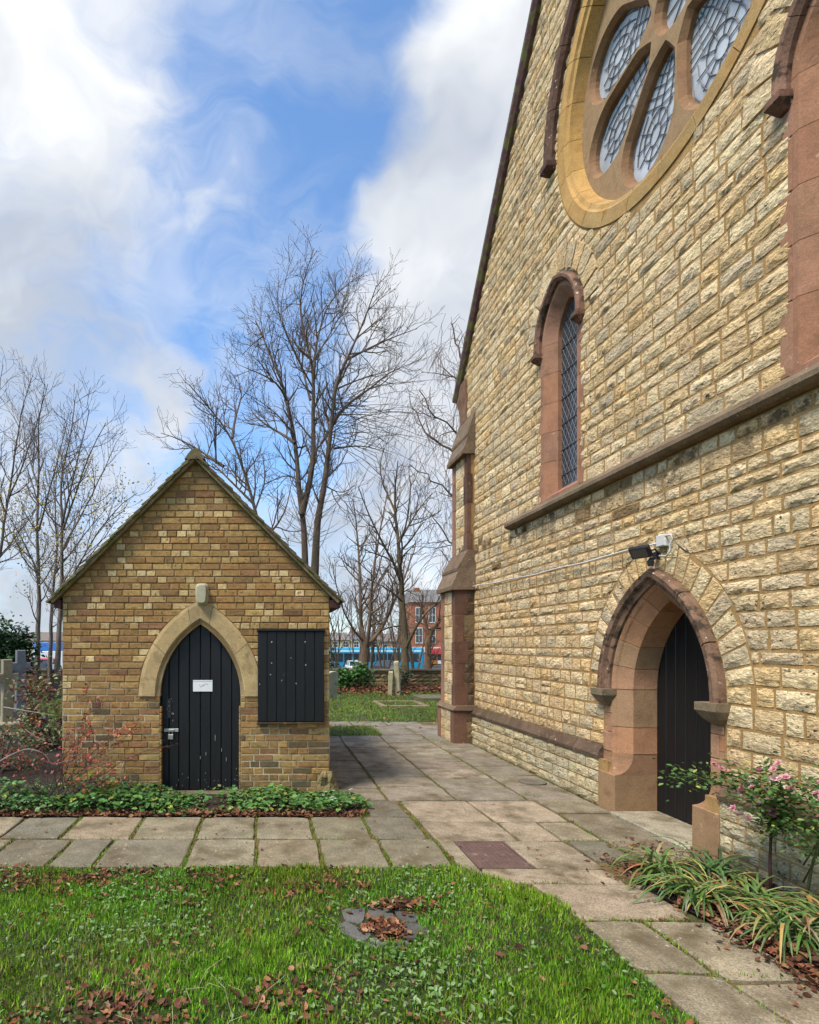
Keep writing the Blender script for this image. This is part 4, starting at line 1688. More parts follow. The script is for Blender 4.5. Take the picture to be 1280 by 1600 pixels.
    for k in range(nb):
        a, b = -.096 + .707 * k / nb + .0015, -.096 + .707 * (k + 1) / nb - .0015
        mb = MB()
        mb.box(frS, a, b, .776 + rnd(0, .006), 1.738 - rnd(0, .006), .032, .050 + rnd(-.002, .002), .004)
        mb.build('plank', M['black'], st)
    mb = MB()
    mb.box(frS, -.105, .62, 1.742, 1.765, -.01, .066, .003)
    mb.build('top_rail', M['black'], st)
    mb = MB()
    mb.box(frS, -.105, .618, .755, .772, -.01, .062, .003, srgb(70, 56, 42))
    mb.build('bottom_rail', M['darkstone'], st)
    mb = MB()
    for (px, py) in ((425, 1003), (477, 1003), (425, 1036), (478, 1039), (444, 1054), (440, 1063), (406, 1069), (423, 1054), (463, 1068), (455, 1028)):
        p = at(px, py, YS - .05)
        mb.box(frS, p.x - rnd(.002, .009), p.x + rnd(.002, .006), p.z - rnd(.002, .006), p.z + rnd(.002, .005), .045, .053)
    mb.build('paper_scraps', M['paper'], st)
    # roof
    build_shed_roof(sh)
    # rough stone at the right foot
    mb = MB()
    random.seed(9)
    stone_geo(mb, lambda u, v, w: (u, YS - w, v), ((.52, -.02), (.80, -.02), (.70, .24), (.56, .26)), .01, .07, srgb(132, 116, 78), 5, 4)
    mb.build('foot_stone', M['stone'], sh)
    # bulkhead lamp (a thing of its own, fixed to the wall)
    lp = thing('wall_lamp', (-.69, YS - .02, 2.13), 'oblong off-white bulkhead lamp above the shed door arch', 'lamp')
    cx, cz = -.692, 2.135
    for (nm, hx, hz, w0, w1, mt) in (('base', .072, .12, -.005, .035, 'lampglass'), ('diffuser', .058, .104, .035, .095, 'lampglass')):
        mb = MB()
        V = []
        n = 28
        for (w, k) in ((w0, 1), (w0 + (w1 - w0) * .6, .99), (w1 - .006, .92), (w1, .78)):
            for i in range(n):
                t = 2 * math.pi * i / n
                sx = math.copysign(abs(math.cos(t)) ** .45, math.cos(t)) * hx * k
                sz = math.copysign(abs(math.sin(t)) ** .45, math.sin(t)) * (hz - (hx * (1 - k)))
                sx *= (1 - .14 * (cz * 0 + sz / hz < 0) * abs(sz / hz))
                V.append(frS(cx + sx, cz + sz, w))
        F = [tuple(range(3 * n, 4 * n))]
        for r in range(3):
            F += [(r * n + i, r * n + (i + 1) % n, (r + 1) * n + (i + 1) % n, (r + 1) * n + i) for i in range(n)]
        mb.add(V, F)
        mb.build(nm, M[mt], lp, smooth=False)
    # notice on the door
    nt_ = thing('paper_notice', (-.69, YS + .06, 1.1), 'small white paper notice pinned to the black shed door', 'notice')
    mb = MB()
    mb.box(frS, -.798, -.588, 1.092, 1.215, -.056, -.053)
    mb.build('sheet', M['paper'], nt_)
    mb = MB()
    for (u, v, a) in ((-.72, 1.14, .9), (-.712, 1.148, .5), (-.70, 1.158, .2), (-.685, 1.163, .1), (-.668, 1.172, .4), (-.65, 1.165, .2), (-.735, 1.16, -.4), (-.69, 1.15, .6)):
        mb.box(frS, u, u + .016, v, v + .004, -.053, -.0522)
    mb.box(frS, -.795, -.592, 1.197, 1.2, -.053, -.0522)
    mb.build('handwriting', M['ink'], nt_)


def brick_geo(mb, c, tint):
    (a, b, d, e) = c
    w1 = rnd(.003, .009)
    k = .004
    sl = d[0] - a[0] < .03 or b[0] - e[0] < .03
    V = [frS(*a, -.01), frS(*b, -.01), frS(*d, -.01), frS(*e, -.01)]
    V += [frS(*a, w1 - k), frS(*b, w1 - k), frS(*d, w1 - k), frS(*e, w1 - k)]
    jj = lambda: rnd(-.0015, .0015)
    cu, cv = (a[0] + b[0] + d[0] + e[0]) / 4, (a[1] + d[1]) / 2
    for p in (a, b, d, e):
        su = k if p[0] < cu else -k
        V.append(frS(p[0] + su + jj(), p[1] + (k if p[1] < cv else -k) + jj(), w1 + jj()))
    F = [(8, 9, 10, 11)]
    for r in (0, 4):
        F += [(r + i, r + (i + 1) % 4, r + 4 + (i + 1) % 4, r + 4 + i) for i in range(4)]
    mb.add(V, F, tint)


def brick_texture():
    m, nt, b = new_mat('far brickwork')
    N, L = nt.nodes, nt.links
    tc = N.new('ShaderNodeTexCoord')
    mp = N.new('ShaderNodeMapping')
    mp.inputs['Rotation'].default_value = (R(90), 0, R(90))
    L.new(tc.outputs['Object'], mp.inputs[0])
    br = N.new('ShaderNodeTexBrick')
    L.new(mp.outputs[0], br.inputs[0])
    br.inputs['Color1'].default_value = srgb(150, 116, 72) + (1,)
    br.inputs['Color2'].default_value = srgb(120, 90, 58) + (1,)
    br.inputs['Mortar'].default_value = srgb(140, 120, 84) + (1,)
    br.inputs['Scale'].default_value = 1
    br.inputs['Brick Width'].default_value = .225
    br.inputs['Row Height'].default_value = .075
    br.inputs['Mortar Size'].default_value = .006
    L.new(br.outputs[0], b.inputs['Base Color'])
    b.inputs['Roughness'].default_value = .9
    return m


def build_shed_roof(sh):
    rf = MB()
    OV, FY = .075, .085                      # eaves overhang, projection in front of the gable
    for sd in (-1, 1):
        ex = (SL - OV) if sd < 0 else (SR + OV)
        ez = SE - OV * SLOPE
        V = []
        for (o) in (0.01, .05):
            V += [(ex, YS - FY + .02, ez + o), (SMX, YS - FY + .02, 3.56 + o), (SMX, SBACK + .08, 3.56 + o), (ex, SBACK + .08, ez + o)]
        rf.add(V, [(3, 2, 1, 0), (4, 5, 6, 7), (0, 1, 5, 4), (1, 2, 6, 5), (2, 3, 7, 6), (3, 0, 4, 7)], srgb(70, 62, 48))
    roof = rf.build('roof', M['tile'], sh)
    rest = MB()
    random.seed(12)
    for sd in (-1, 1):
        ex = (SL - OV - .02) if sd < 0 else (SR + OV + .02)
        ez = SE - (OV + .02) * SLOPE
        L = math.hypot(SMX - ex, 3.56 - ez)
        dx, dz = (SMX - ex) / L, (3.56 - ez) / L
        nx, nz = -dz * (1 if dx > 0 else -1), abs(dx)
        nx = -dz if sd < 0 else dz
        g = .115
        n = int(L / g)
        g = L / n
        for k in range(n):
            for j in range(13):
                s0, s1 = k * g - .02, k * g + g + .05
                if s1 > L + .02:
                    s1 = L + .02
                y0 = YS - FY - rnd(0, .018) + j * .28 if j == 0 else YS - FY + j * .28 + .003
                y1 = YS - FY + (j + 1) * .28 - .003
                o0, o1 = .060, .042
                th = rnd(.016, .021)
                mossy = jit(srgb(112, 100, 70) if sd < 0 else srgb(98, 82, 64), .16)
                P = lambda s, o, y: (ex + dx * s + nx * o, y, ez + dz * s + nz * o)
                jo = rnd(-.004, .007) if j == 0 else 0
                V = [P(s0, o0 - th + jo, y0), P(s0, o0 + jo, y0), P(s0, o0 + jo, y1), P(s0, o0 - th + jo, y1), P(s1, o1 - th, y0), P(s1, o1, y0), P(s1, o1, y1), P(s1, o1 - th, y1)]
                F = [(0, 1, 2, 3), (7, 6, 5, 4), (0, 4, 5, 1), (1, 5, 6, 2), (2, 6, 7, 3), (3, 7, 4, 0)]
                if j == 0:
                    mb = MB()
                    mb.add(V, F, mossy)
                    mb.build('verge_tile', M['tile'], roof)
                else:
                    rest.add(V, F, mossy)
        # mortar bedding under the verge tiles
        mb = MB()
        V = []
        for y in (YS - FY + .012, YS - FY + .10):
            for o in (.0, .036):
                V += [P(0.02, o, y), P(L - .0, o, y)]
        mb.add(V, [(0, 1, 3, 2), (4, 5, 7, 6), (0, 1, 5, 4), (2, 3, 7, 6)], srgb(126, 112, 82))
        mb.build('verge_bedding', M['tile'], roof)
        # eaves box end
        mb = MB()
        xa, xb = (SL - .075, SL - .004) if sd < 0 else (SR + .004, SR + .11)
        mb.box(fr_world, xa, xb, YS - .05, SBACK, SE - .13, SE - .045)
        mb.build('eaves_board', M['redbrown'], roof)
    tag(rest.build('tiles', M['tile'], roof), kind='stuff')
    mb = MB()
    for k in range(12):
        y0 = YS - FY - .01 + k * .29
        V = []
        for y in (y0, y0 + .285):
            for t in np.linspace(-1, 1, 7):
                V.append((SMX + t * .11, y, 3.56 + .115 - abs(t) ** 1.6 * .115))
        mb.add(V, [(i, i + 1, 8 + i, 7 + i) for i in range(6)] + ([tuple(range(7))] if k == 0 else []), jit(srgb(110, 98, 72), .1))
    mb.build('ridge_tiles', M['tile'], roof)


build_shed()


# ------------------------------------------------------------------ scatter tools
def scatter(TV, TF, pos, yaw, pitch, roll, scale, tint):
    """instances of a small template (x across, y along, z up) as one vertex/face array"""
    n, m = len(pos), len(TV)
    P = TV[None, :, :] * scale[:, None, :]
    cr, sr = np.cos(roll)[:, None], np.sin(roll)[:, None]
    x, y, z = P[..., 0], P[..., 1], P[..., 2]
    x, z = x * cr + z * sr, -x * sr + z * cr
    cp, sp = np.cos(pitch)[:, None], np.sin(pitch)[:, None]
    y, z = y * cp - z * sp, y * sp + z * cp
    cw, sw = np.cos(yaw)[:, None], np.sin(yaw)[:, None]
    x, y = x * cw - y * sw, x * sw + y * cw
    V = np.stack([x, y, z], -1) + pos[:, None, :]
    F = TF[None] + (np.arange(n) * m)[:, None, None]
    return V.reshape(-1, 3), F.reshape(-1, TF.shape[1]), np.repeat(tint, m, axis=0)


BLADE = (np.array([(-.5, 0, 0), (.5, 0, 0), (-.38, .5, .05), (.38, .5, .05), (0, 1, .24)], float), np.array([(0, 1, 3), (0, 3, 2), (2, 3, 4)]))
OVAL = (np.array([(0, 0, 0), (-.42, .35, .08), (0, .4, 0), (.42, .35, .08), (-.3, .75, .05), (0, 1, -.06), (.3, .75, .05)], float),
        np.array([(0, 2, 1), (0, 3, 2), (1, 2, 4), (3, 6, 2), (4, 2, 5), (2, 6, 5)]))
CURL = (np.array([(0, 0, 0), (-.4, .2, .2), (0, .35, -.02), (.4, .25, .12), (-.5, .6, .28), (0, .7, .05), (.45, .65, .22), (0, 1.05, .25)], float),
        np.array([(0, 2, 1), (0, 3, 2), (1, 2, 4), (2, 5, 4), (3, 6, 2), (2, 6, 5), (4, 5, 7), (5, 6, 7)]))
_a = np.radians(np.array([-90, -62, -35, -8, 20, 55, 90, 125, 160, 188, 215, 242]))
_r = np.array([.30, .42, .62, .36, .66, .40, .72, .40, .66, .36, .62, .42])
LOBE = (np.concatenate([[(0, .45, 0)], np.stack([_r * np.cos(_a) * .9, .45 + _r * np.sin(_a), .16 * np.abs(np.cos(_a)) * _r + .1 * (np.arange(12) % 3 == 0)], -1)]),
        np.array([(0, 1 + i, 1 + (i + 1) % 12) for i in range(12)]))
DIAM = (np.array([(0, 0, 0), (-.35, .5, .08), (0, 1, 0), (.35, .5, .08)], float), np.array([(0, 2, 1), (0, 3, 2)]))


def pal(cols, n, s=0.2):
    c = np.array(cols)[RNG.integers(0, len(cols), n)]
    return np.clip(c * (1 + RNG.uniform(-s, s, (n, 1))) * (1 + RNG.uniform(-s * .3, s * .3, (n, 3))), .003, 1)


U = RNG.uniform


def in_gully(x, y):
    return (x > .42) & (x < .87) & (y > 2.95) & (y < 3.34) & (np.abs(x - .64) + np.abs(y - 3.14) < .33 + .05 * vnoise(x * 20, y * 20, 13))


def in_lawn(x, y):
    e = 3.97 + .02 * vnoise(x * 9, y * 0, 3)
    ex = 1.80 + .02 * vnoise(y * 9, x * 0, 4)
    cor = (x > 1.37) & (y > 3.48) & ((x - 1.37) / .43 + (y - 3.48) / .45 > 1.05)
    return (y < e) & (x < ex) & ~cor & ~in_gully(x, y)


GREENS = [(0.15, 0.29, 0.014), (0.19, 0.34, 0.02), (0.095, 0.21, 0.013), (0.24, 0.36, 0.035), (0.15, 0.30, 0.022), (0.055, 0.13, 0.012)]
STRAW = [(0.30, 0.25, 0.10), (0.24, 0.19, 0.08), (0.34, 0.27, 0.13)]
BROWN = [(0.17, 0.068, 0.038), (0.20, 0.085, 0.045), (0.085, 0.036, 0.022), (0.24, 0.12, 0.06), (0.12, 0.052, 0.032), (0.30, 0.17, 0.09), (0.06, 0.03, 0.02), (0.22, 0.085, 0.04)]


def leafy_patch(x, y):
    """where fallen leaves gather on the lawn, 0..1"""
    band = np.exp(-((y - 3.70 + .05 * x) / .20) ** 2) * np.clip((0.75 - x) / .9, 0, 1)
    near = np.exp(-((y - 2.42) / .22) ** 2) * np.exp(-((x + .35) / .6) ** 2)
    gul = np.exp(-(((x - .75) / .22) ** 2 + ((y - 3.33) / .12) ** 2))
    return np.clip(1.1 * band + 1.1 * near + .8 * gul + .11, 0, 1.2) * np.clip(.6 + .7 * vnoise(x, y, 8, 6), 0, 1.2)


def build_grass():
    Vs, Fs, Ts, b = [], [], [], 0
    for (x0, x1, y0, y1, n, hs) in ((-2.7, 1.9, 1.9, 4.02, 170000, 1.0), (-5, 1.9, 0.2, 1.9, 18000, 1.0), (-6, -2.7, 1.9, 4.0, 12000, 1.0)):
        x, y = U(x0, x1, n), U(y0, y1, n)
        dn = .72 + .42 * vnoise(x, y, 11, 4) - .45 * leafy_patch(x, y)
        ok = in_lawn(x, y) & (U(0, 1, n) < dn)
        x, y = x[ok], y[ok]
        n = len(x)
        h = (.031 + .010 * vnoise(x, y, 5, 5) + .008 * vnoise(x, y, 67, 24)) * U(.55, 1.5, n) * hs
        h = np.clip(h, .012, .085)
        tint = pal(GREENS, n, .3) * (1.18 + .22 * vnoise(x, y, 6, 3)[:, None] + .25 * vnoise(x, y, 66, 22)[:, None]) * (1 + np.array([.25, .05, 0])[None] * vnoise(x, y, 61, 2)[:, None])
        dry = U(0, 1, n) < (.07 + .25 * np.clip(vnoise(x, y, 9, 3), 0, 1))
        tint[dry] = pal(STRAW, int(dry.sum()), .2)
        V, F, T = scatter(*BLADE, np.stack([x, y, np.full(n, .004)], -1), U(0, 6.28, n), np.radians(U(38, 84, n)), U(-.5, .5, n), np.stack([U(.0035, .009, n), h, h], -1), np.clip(tint, .004, 1))
        Vs.append(V), Fs.append(F + b), Ts.append(T)
        b += len(V)
    tag(np_mesh('grass', np.concatenate(Vs), np.concatenate(Fs), M['blade'], None, np.concatenate(Ts)), 'bright green grass of the near lawn', 'grass', kind='stuff')
    # far lawn, seen between shed and church
    n = 42000
    x, y = U(-6, 7, n), 9.7 + 9 * U(0, 1, n) ** 1.3
    ok = ((y > 11.55) | ((y < 10.85) & (x < 2.03))) & ~((x > 2.9) & (y < 11.4)) & ((x > -2.5) | (y > 9.7)) & ((y > 11.6) | (x > -9)) & (x / y > -.55)
    x, y = x[ok], y[ok]
    n = len(x)
    h = np.clip((.055 + .02 * vnoise(x, y, 15, 2)) * U(.6, 1.4, n), .02, .13)
    tint = pal([(0.20, 0.30, 0.03), (0.17, 0.27, 0.025), (0.25, 0.33, 0.05)], n, .25) * (1 + .2 * vnoise(x, y, 6, 1.2)[:, None])
    V, F, T = scatter(*BLADE, np.stack([x, y, np.full(n, .002)], -1), U(0, 6.28, n), np.radians(U(35, 80, n)), U(-.5, .5, n), np.stack([U(.009, .018, n), h, h], -1), np.clip(tint, .004, 1))
    tag(np_mesh('far_grass', V, F, M['blade'], None, T), 'sunlit grass of the lawn beyond the path', 'grass', kind='stuff')
    # tufts and moss in the joints of the paving
    pos = []

    def line(a, b, n, sp):
        for _ in range(n):
            t = random.random()
            pos.append((a[0] + (b[0] - a[0]) * t + random.gauss(0, sp), a[1] + (b[1] - a[1]) * t + random.gauss(0, sp)))
    random.seed(44)
    Xf = [-2.07, -1.58, -1.25, -0.6, -0.083, 0.405, 0.893, 1.351]
    for x in Xf:
        line((x, 3.97), (x + .01, 4.25), 190 if x > -.7 else 70, .008)
        line((x, 4.2), (x + .01, 4.55), 40, .006)
    for x in (-1.7, -1.12, -.585, -.095, .396, .875):
        line((x, 4.55), (x, 5.13), 120, .008)
    line((-2.5, 4.55), (1.3, 4.55), 260, .006)
    line((1.345, 3.98), (1.335, 5.6), 260, .009)
    line((0.93, 5.15), (0.93, 5.66), 160, .012)
    line((1.24, 5.7), (1.24, 9), 160, .010)
    line((1.94, 5.7), (1.94, 8.2), 110, .010)
    line((2.68, 5.7), (2.68, 9), 260, .012)
    line((2.17, 2.0), (2.16, 3.21), 300, .009)
    line((1.8, 3.205), (2.45, 3.21), 220, .009)
    line((1.8, 2.7), (2.6, 2.64), 130, .009)
    line((2.4, 4.5), (2.74, 4.5), 60, .006)
    line((2.74, 4.1), (2.74, 5.2), 130, .008)
    line((1.4, 3.72), (2.0, 3.70), 200, .012)
    line((3.24, 5.6), (3.24, 8.9), 300, .02)
    for (x, y, k, s) in ((2.78, 5.85, 60, .05), (2.95, 5.55, 40, .04), (2.62, 6.9, 50, .04), (2.1, 5.3, 25, .03), (2.9, 8.95, 160, .1), (2.7, 9.3, 160, .12), (1.0, 5.75, 60, .05)):
        for _ in range(k):
            pos.append((x + random.gauss(0, s), y + random.gauss(0, s)))
    P = np.array(pos)
    n = len(P)
    h = U(.008, .032, n)
    tint = pal(GREENS + [(0.24, .19, .04), (.30, .19, .06), (.2, .2, .035), (.32, .2, .07)], n, .3)
    V, F, T = scatter(*BLADE, np.stack([P[:, 0], P[:, 1], np.full(n, .003)], -1), U(0, 6.28, n), np.radians(U(20, 80, n)), U(-.6, .6, n), np.stack([U(.004, .007, n), h * 1.2, h], -1), tint)
    tag(np_mesh('joint_weeds', V, F, M['blade'], None, T), 'moss and grass tufts in the joints of the paving', 'weeds', kind='stuff')
    # clover and plantain leaves in the lawn
    n = 12000
    x, y = U(-2.5, 1.8, n), U(2.0, 3.95, n)
    ok = in_lawn(x, y) & (U(0, 1, n) < np.clip(.22 + .8 * vnoise(x, y, 21, 4), .05, 1))
    x, y = x[ok], y[ok]
    n = len(x)
    s = U(.012, .034, n)
    V, F, T = scatter(*OVAL, np.stack([x, y, U(.012, .05, n)], -1), U(0, 6.28, n), U(-.2, .9, n), U(-.5, .5, n), np.stack([s * .7, s, s], -1), pal([(.13, .24, .06), (.10, .20, .04), (.17, .27, .09), (.2, .29, .12)], n, .2))
    tag(np_mesh('clover', V, F, M['leaf'], None, T), 'small pale clover and weed leaves among the grass', 'weeds', kind='stuff')
    # tall dry stalks
    mb = MB()
    for _ in range(26):
        x, y = random.gauss(-.45, .35), random.gauss(2.5, .2)
        a, l = rnd(0, 6.28), rnd(.08, .2)
        mb.tube([(x, y, 0), (x + .3 * l * math.cos(a), y + .3 * l * math.sin(a), l * .6), (x + .8 * l * math.cos(a), y + .8 * l * math.sin(a), l * rnd(.5, 1))], [.0016, .0012, .0006], 4, jit((.36, .30, .17), .2))
    tag(mb.build('dry_stalks', M['twig']), 'bent dry straw stalks in the near grass', 'stalks', kind='stuff')


def build_dead_leaves():
    Vs, Fs, Ts, b = [], [], [], 0

    def add(x, y, z, size, cols=BROWN, tpl=CURL, split=True):
        nonlocal b
        n = len(x)
        s = U(size[0], size[1], n)
        if n > 8 and split:
            k = int(n * .45)
            add(x[:k], y[:k], z[:k], (size[0], size[1] * 1.15), cols, LOBE, False)
            add(x[k:], y[k:], z[k:], size, cols, CURL, False)
            return
        V, F, T = scatter(*tpl, np.stack([x, y, z], -1), U(0, 6.28, n), U(-.35, .45, n), U(-.6, .6, n), np.stack([s * U(.4, 1.0, n), s, s * U(.3, 1.8, n)], -1), pal(cols, n, .35))
        Vs.append(V), Fs.append(F + b), Ts.append(T)
        b += len(V)
    n = 20000
    x, y = U(-2.7, 1.85, n), U(1.9, 3.97, n)
    ok = in_lawn(x, y) & (U(0, 1, n) < leafy_patch(x, y) ** 1.2 * .95)
    x, y = x[ok], y[ok]
    add(x, y, U(.012, .036, len(x)), (.014, .042))
    # in the gully
    n = 360
    x, y = RNG.normal(.66, .055, n), RNG.normal(3.1, .05, n)
    add(x, y, U(.0, .03, n), (.02, .042))
    n = 150
    x, y = RNG.normal(.80, .09, n), RNG.normal(3.36, .04, n)
    add(x, y, U(.02, .04, n), (.02, .045))
    # flower bed by the church
    n = 3600
    x, y = 2.5 + .8 * U(0, 1, n), U(1.6, 4.0, n)
    ok = (x > 2.50 + .06 * vnoise(y * 6, y * 0, 2)) & (y > 1.6)
    add(x[ok], y[ok], U(.018, .05, ok.sum()), (.02, .05))
    n = 260
    x, y = RNG.normal(2.55, .12, n), U(2.4, 4.2, n)
    add(x, y, np.full(n, .022), (.015, .035))
    n = 120
    x, y = RNG.normal(3.0, .14, n), RNG.normal(4.3, .12, n)
    add(x, y, np.full(n, .024), (.012, .03))
    # edge of the planting bed and path
    n = 1500
    x, y = U(-3.2, .9, n), 5.12 + np.abs(RNG.normal(0, .10, n))
    add(x, y, U(.015, .035, n), (.02, .05))
    n = 70
    x, y = U(-2.4, 2.6, n), U(4.0, 5.6, n)
    add(x, y, np.full(n, .02), (.012, .03), BROWN + STRAW)
    # drifts under the far wall
    n = 6500
    x, y = U(-12, 8, n), 17.2 + np.abs(RNG.normal(0, 1.9, n))
    ok = (y < 21.2) & ((y > 18.3) | (U(0, 1, n) < .35))
    add(x[ok], y[ok], U(.02, .14, ok.sum()), (.06, .13), [(0.17, 0.06, 0.03), (0.22, 0.08, 0.04), (0.12, 0.05, 0.03), (.26, .12, .06)])
    n = 500
    x, y = U(-2, 5, n), U(10, 17, n)
    add(x, y, np.full(n, .06), (.03, .07))
    tag(np_mesh('fallen_leaves', np.concatenate(Vs), np.concatenate(Fs), M['dead'], None, np.concatenate(Ts)), 'curled brown fallen leaves on lawn, bed and path', 'leaves', kind='stuff')


build_grass()
build_dead_leaves()


# ------------------------------------------------------------------ low plants
def build_ground_cover():
    n = 7000
    x = U(-3.6, .98, n)
    y = U(5.14, 5.93, n)
    hump = .06 + .10 * np.clip((-.7 - x) / 1.2, 0, 1) + .055 * vnoise(x, y, 31, 5)
    gapm = np.exp(-((x + .55) / .16) ** 2) * .8
    edge = 5.17 + .05 * vnoise(x * 4, y * 0, 33) + .08 * np.clip(x - .3, 0, 1)
    ok = (y > edge) & (U(0, 1, n) < .9 - gapm) & ~((x > .72) & (y > 5.75)) & ~((np.abs(x + .71) < .45) & (y > 5.85))
    x, y, hump = x[ok], y[ok], hump[ok]
    n = len(x)
    prof = np.clip((y - 5.1) / .18, .25, 1) * np.clip((6.15 - y) / .2, .6, 1)
    z = .02 + hump * prof * U(.35, 1.05, n)
    s = .014 + .06 * U(0, 1, n) ** 1.5
    tint = pal([(.075, .18, .035), (.10, .22, .045), (.055, .14, .03), (.14, .26, .06), (.08, .19, .06)], n, .35)
    yl = U(0, 1, n) < .07
    tint[yl] = pal([(.34, .34, .06), (.28, .30, .10)], int(yl.sum()), .2)
    V, F, T = scatter(*OVAL, np.stack([x, y, z], -1), U(0, 6.28, n), U(-.6, .45, n), U(-.5, .5, n), np.stack([s * 1.05, s, s], -1), tint)
    tag(np_mesh('ground_cover', V, F, M['leaf'], None, T), 'low leafy green ground cover along the shed front', 'ground cover', kind='stuff')
    # small white flowers at the right end
    mb = MB()
    random.seed(71)
    for _ in range(9):
        x, y, z = rnd(.55, .85), rnd(5.3, 5.6), rnd(.10, .16)
        for k in range(5):
            a = k * 1.2566
            mb.add([(x, y, z), (x + .012 * math.cos(a - .4), y + .012 * math.sin(a - .4), z + .004), (x + .016 * math.cos(a), y + .016 * math.sin(a), z + .002), (x + .012 * math.cos(a + .4), y + .012 * math.sin(a + .4), z + .004)], [(0, 1, 2, 3)], (.7, .66, .68))
    tag(mb.build('white_flowers', M['petal'], recalc=False), 'tiny white flowers in the ground cover near the path', 'flowers', kind='stuff')


def strap_clump(loc, n, length, label, seed, spread=1.0, cols=None):
    r = random.Random(seed)
    t = thing('strap_leaf_plant', (loc[0], loc[1], 0.015), label, 'plant', 'strap-leaved plants in the flower bed')
    mb = MB()
    for k in range(n):
        a = r.uniform(0, 6.283)
        L = length * r.uniform(.6, 1.15)
        w = r.uniform(.006, .011)
        x0, y0 = loc[0] + r.gauss(0, .045), loc[1] + r.gauss(0, .045)
        el = r.uniform(.7, 1.4)
        col = r.choice(cols or [(.16, .22, .05), (.10, .19, .04), (.2, .25, .07), (.07, .15, .035), (.13, .2, .05)])
        if r.random() < .22:
            col = r.choice([(.42, .32, .10), (.36, .2, .08), (.3, .26, .14)])
        col = tuple(c * r.uniform(.8, 1.25) for c in col)
        d = Vector((math.cos(a), math.sin(a), 0))
        s = Vector((-math.sin(a), math.cos(a), 0))
        p = Vector((x0, y0, .01))
        e = el
        V, F = [], []
        ns = 7
        for i in range(ns + 1):
            f = i / ns
            ww = w * (1 - f ** 2.2) + .0006
            keel = Vector((0, 0, ww * .5))
            V += [tuple(p - s * ww + keel), tuple(p), tuple(p + s * ww + keel)]
            step = L / ns
            p = p + (d * math.cos(e) + Vector((0, 0, 1)) * math.sin(e)) * step
            if p.z < .02:
                p.z = .02
            e -= r.uniform(.22, .5) * spread
        for i in range(ns):
            q = i * 3
            F += [(q, q + 1, q + 4, q + 3), (q + 1, q + 2, q + 5, q + 4)]
        mb.add(V, F, col)
    mb.build('leaves', M['leaf'], t, recalc=False)
    return t


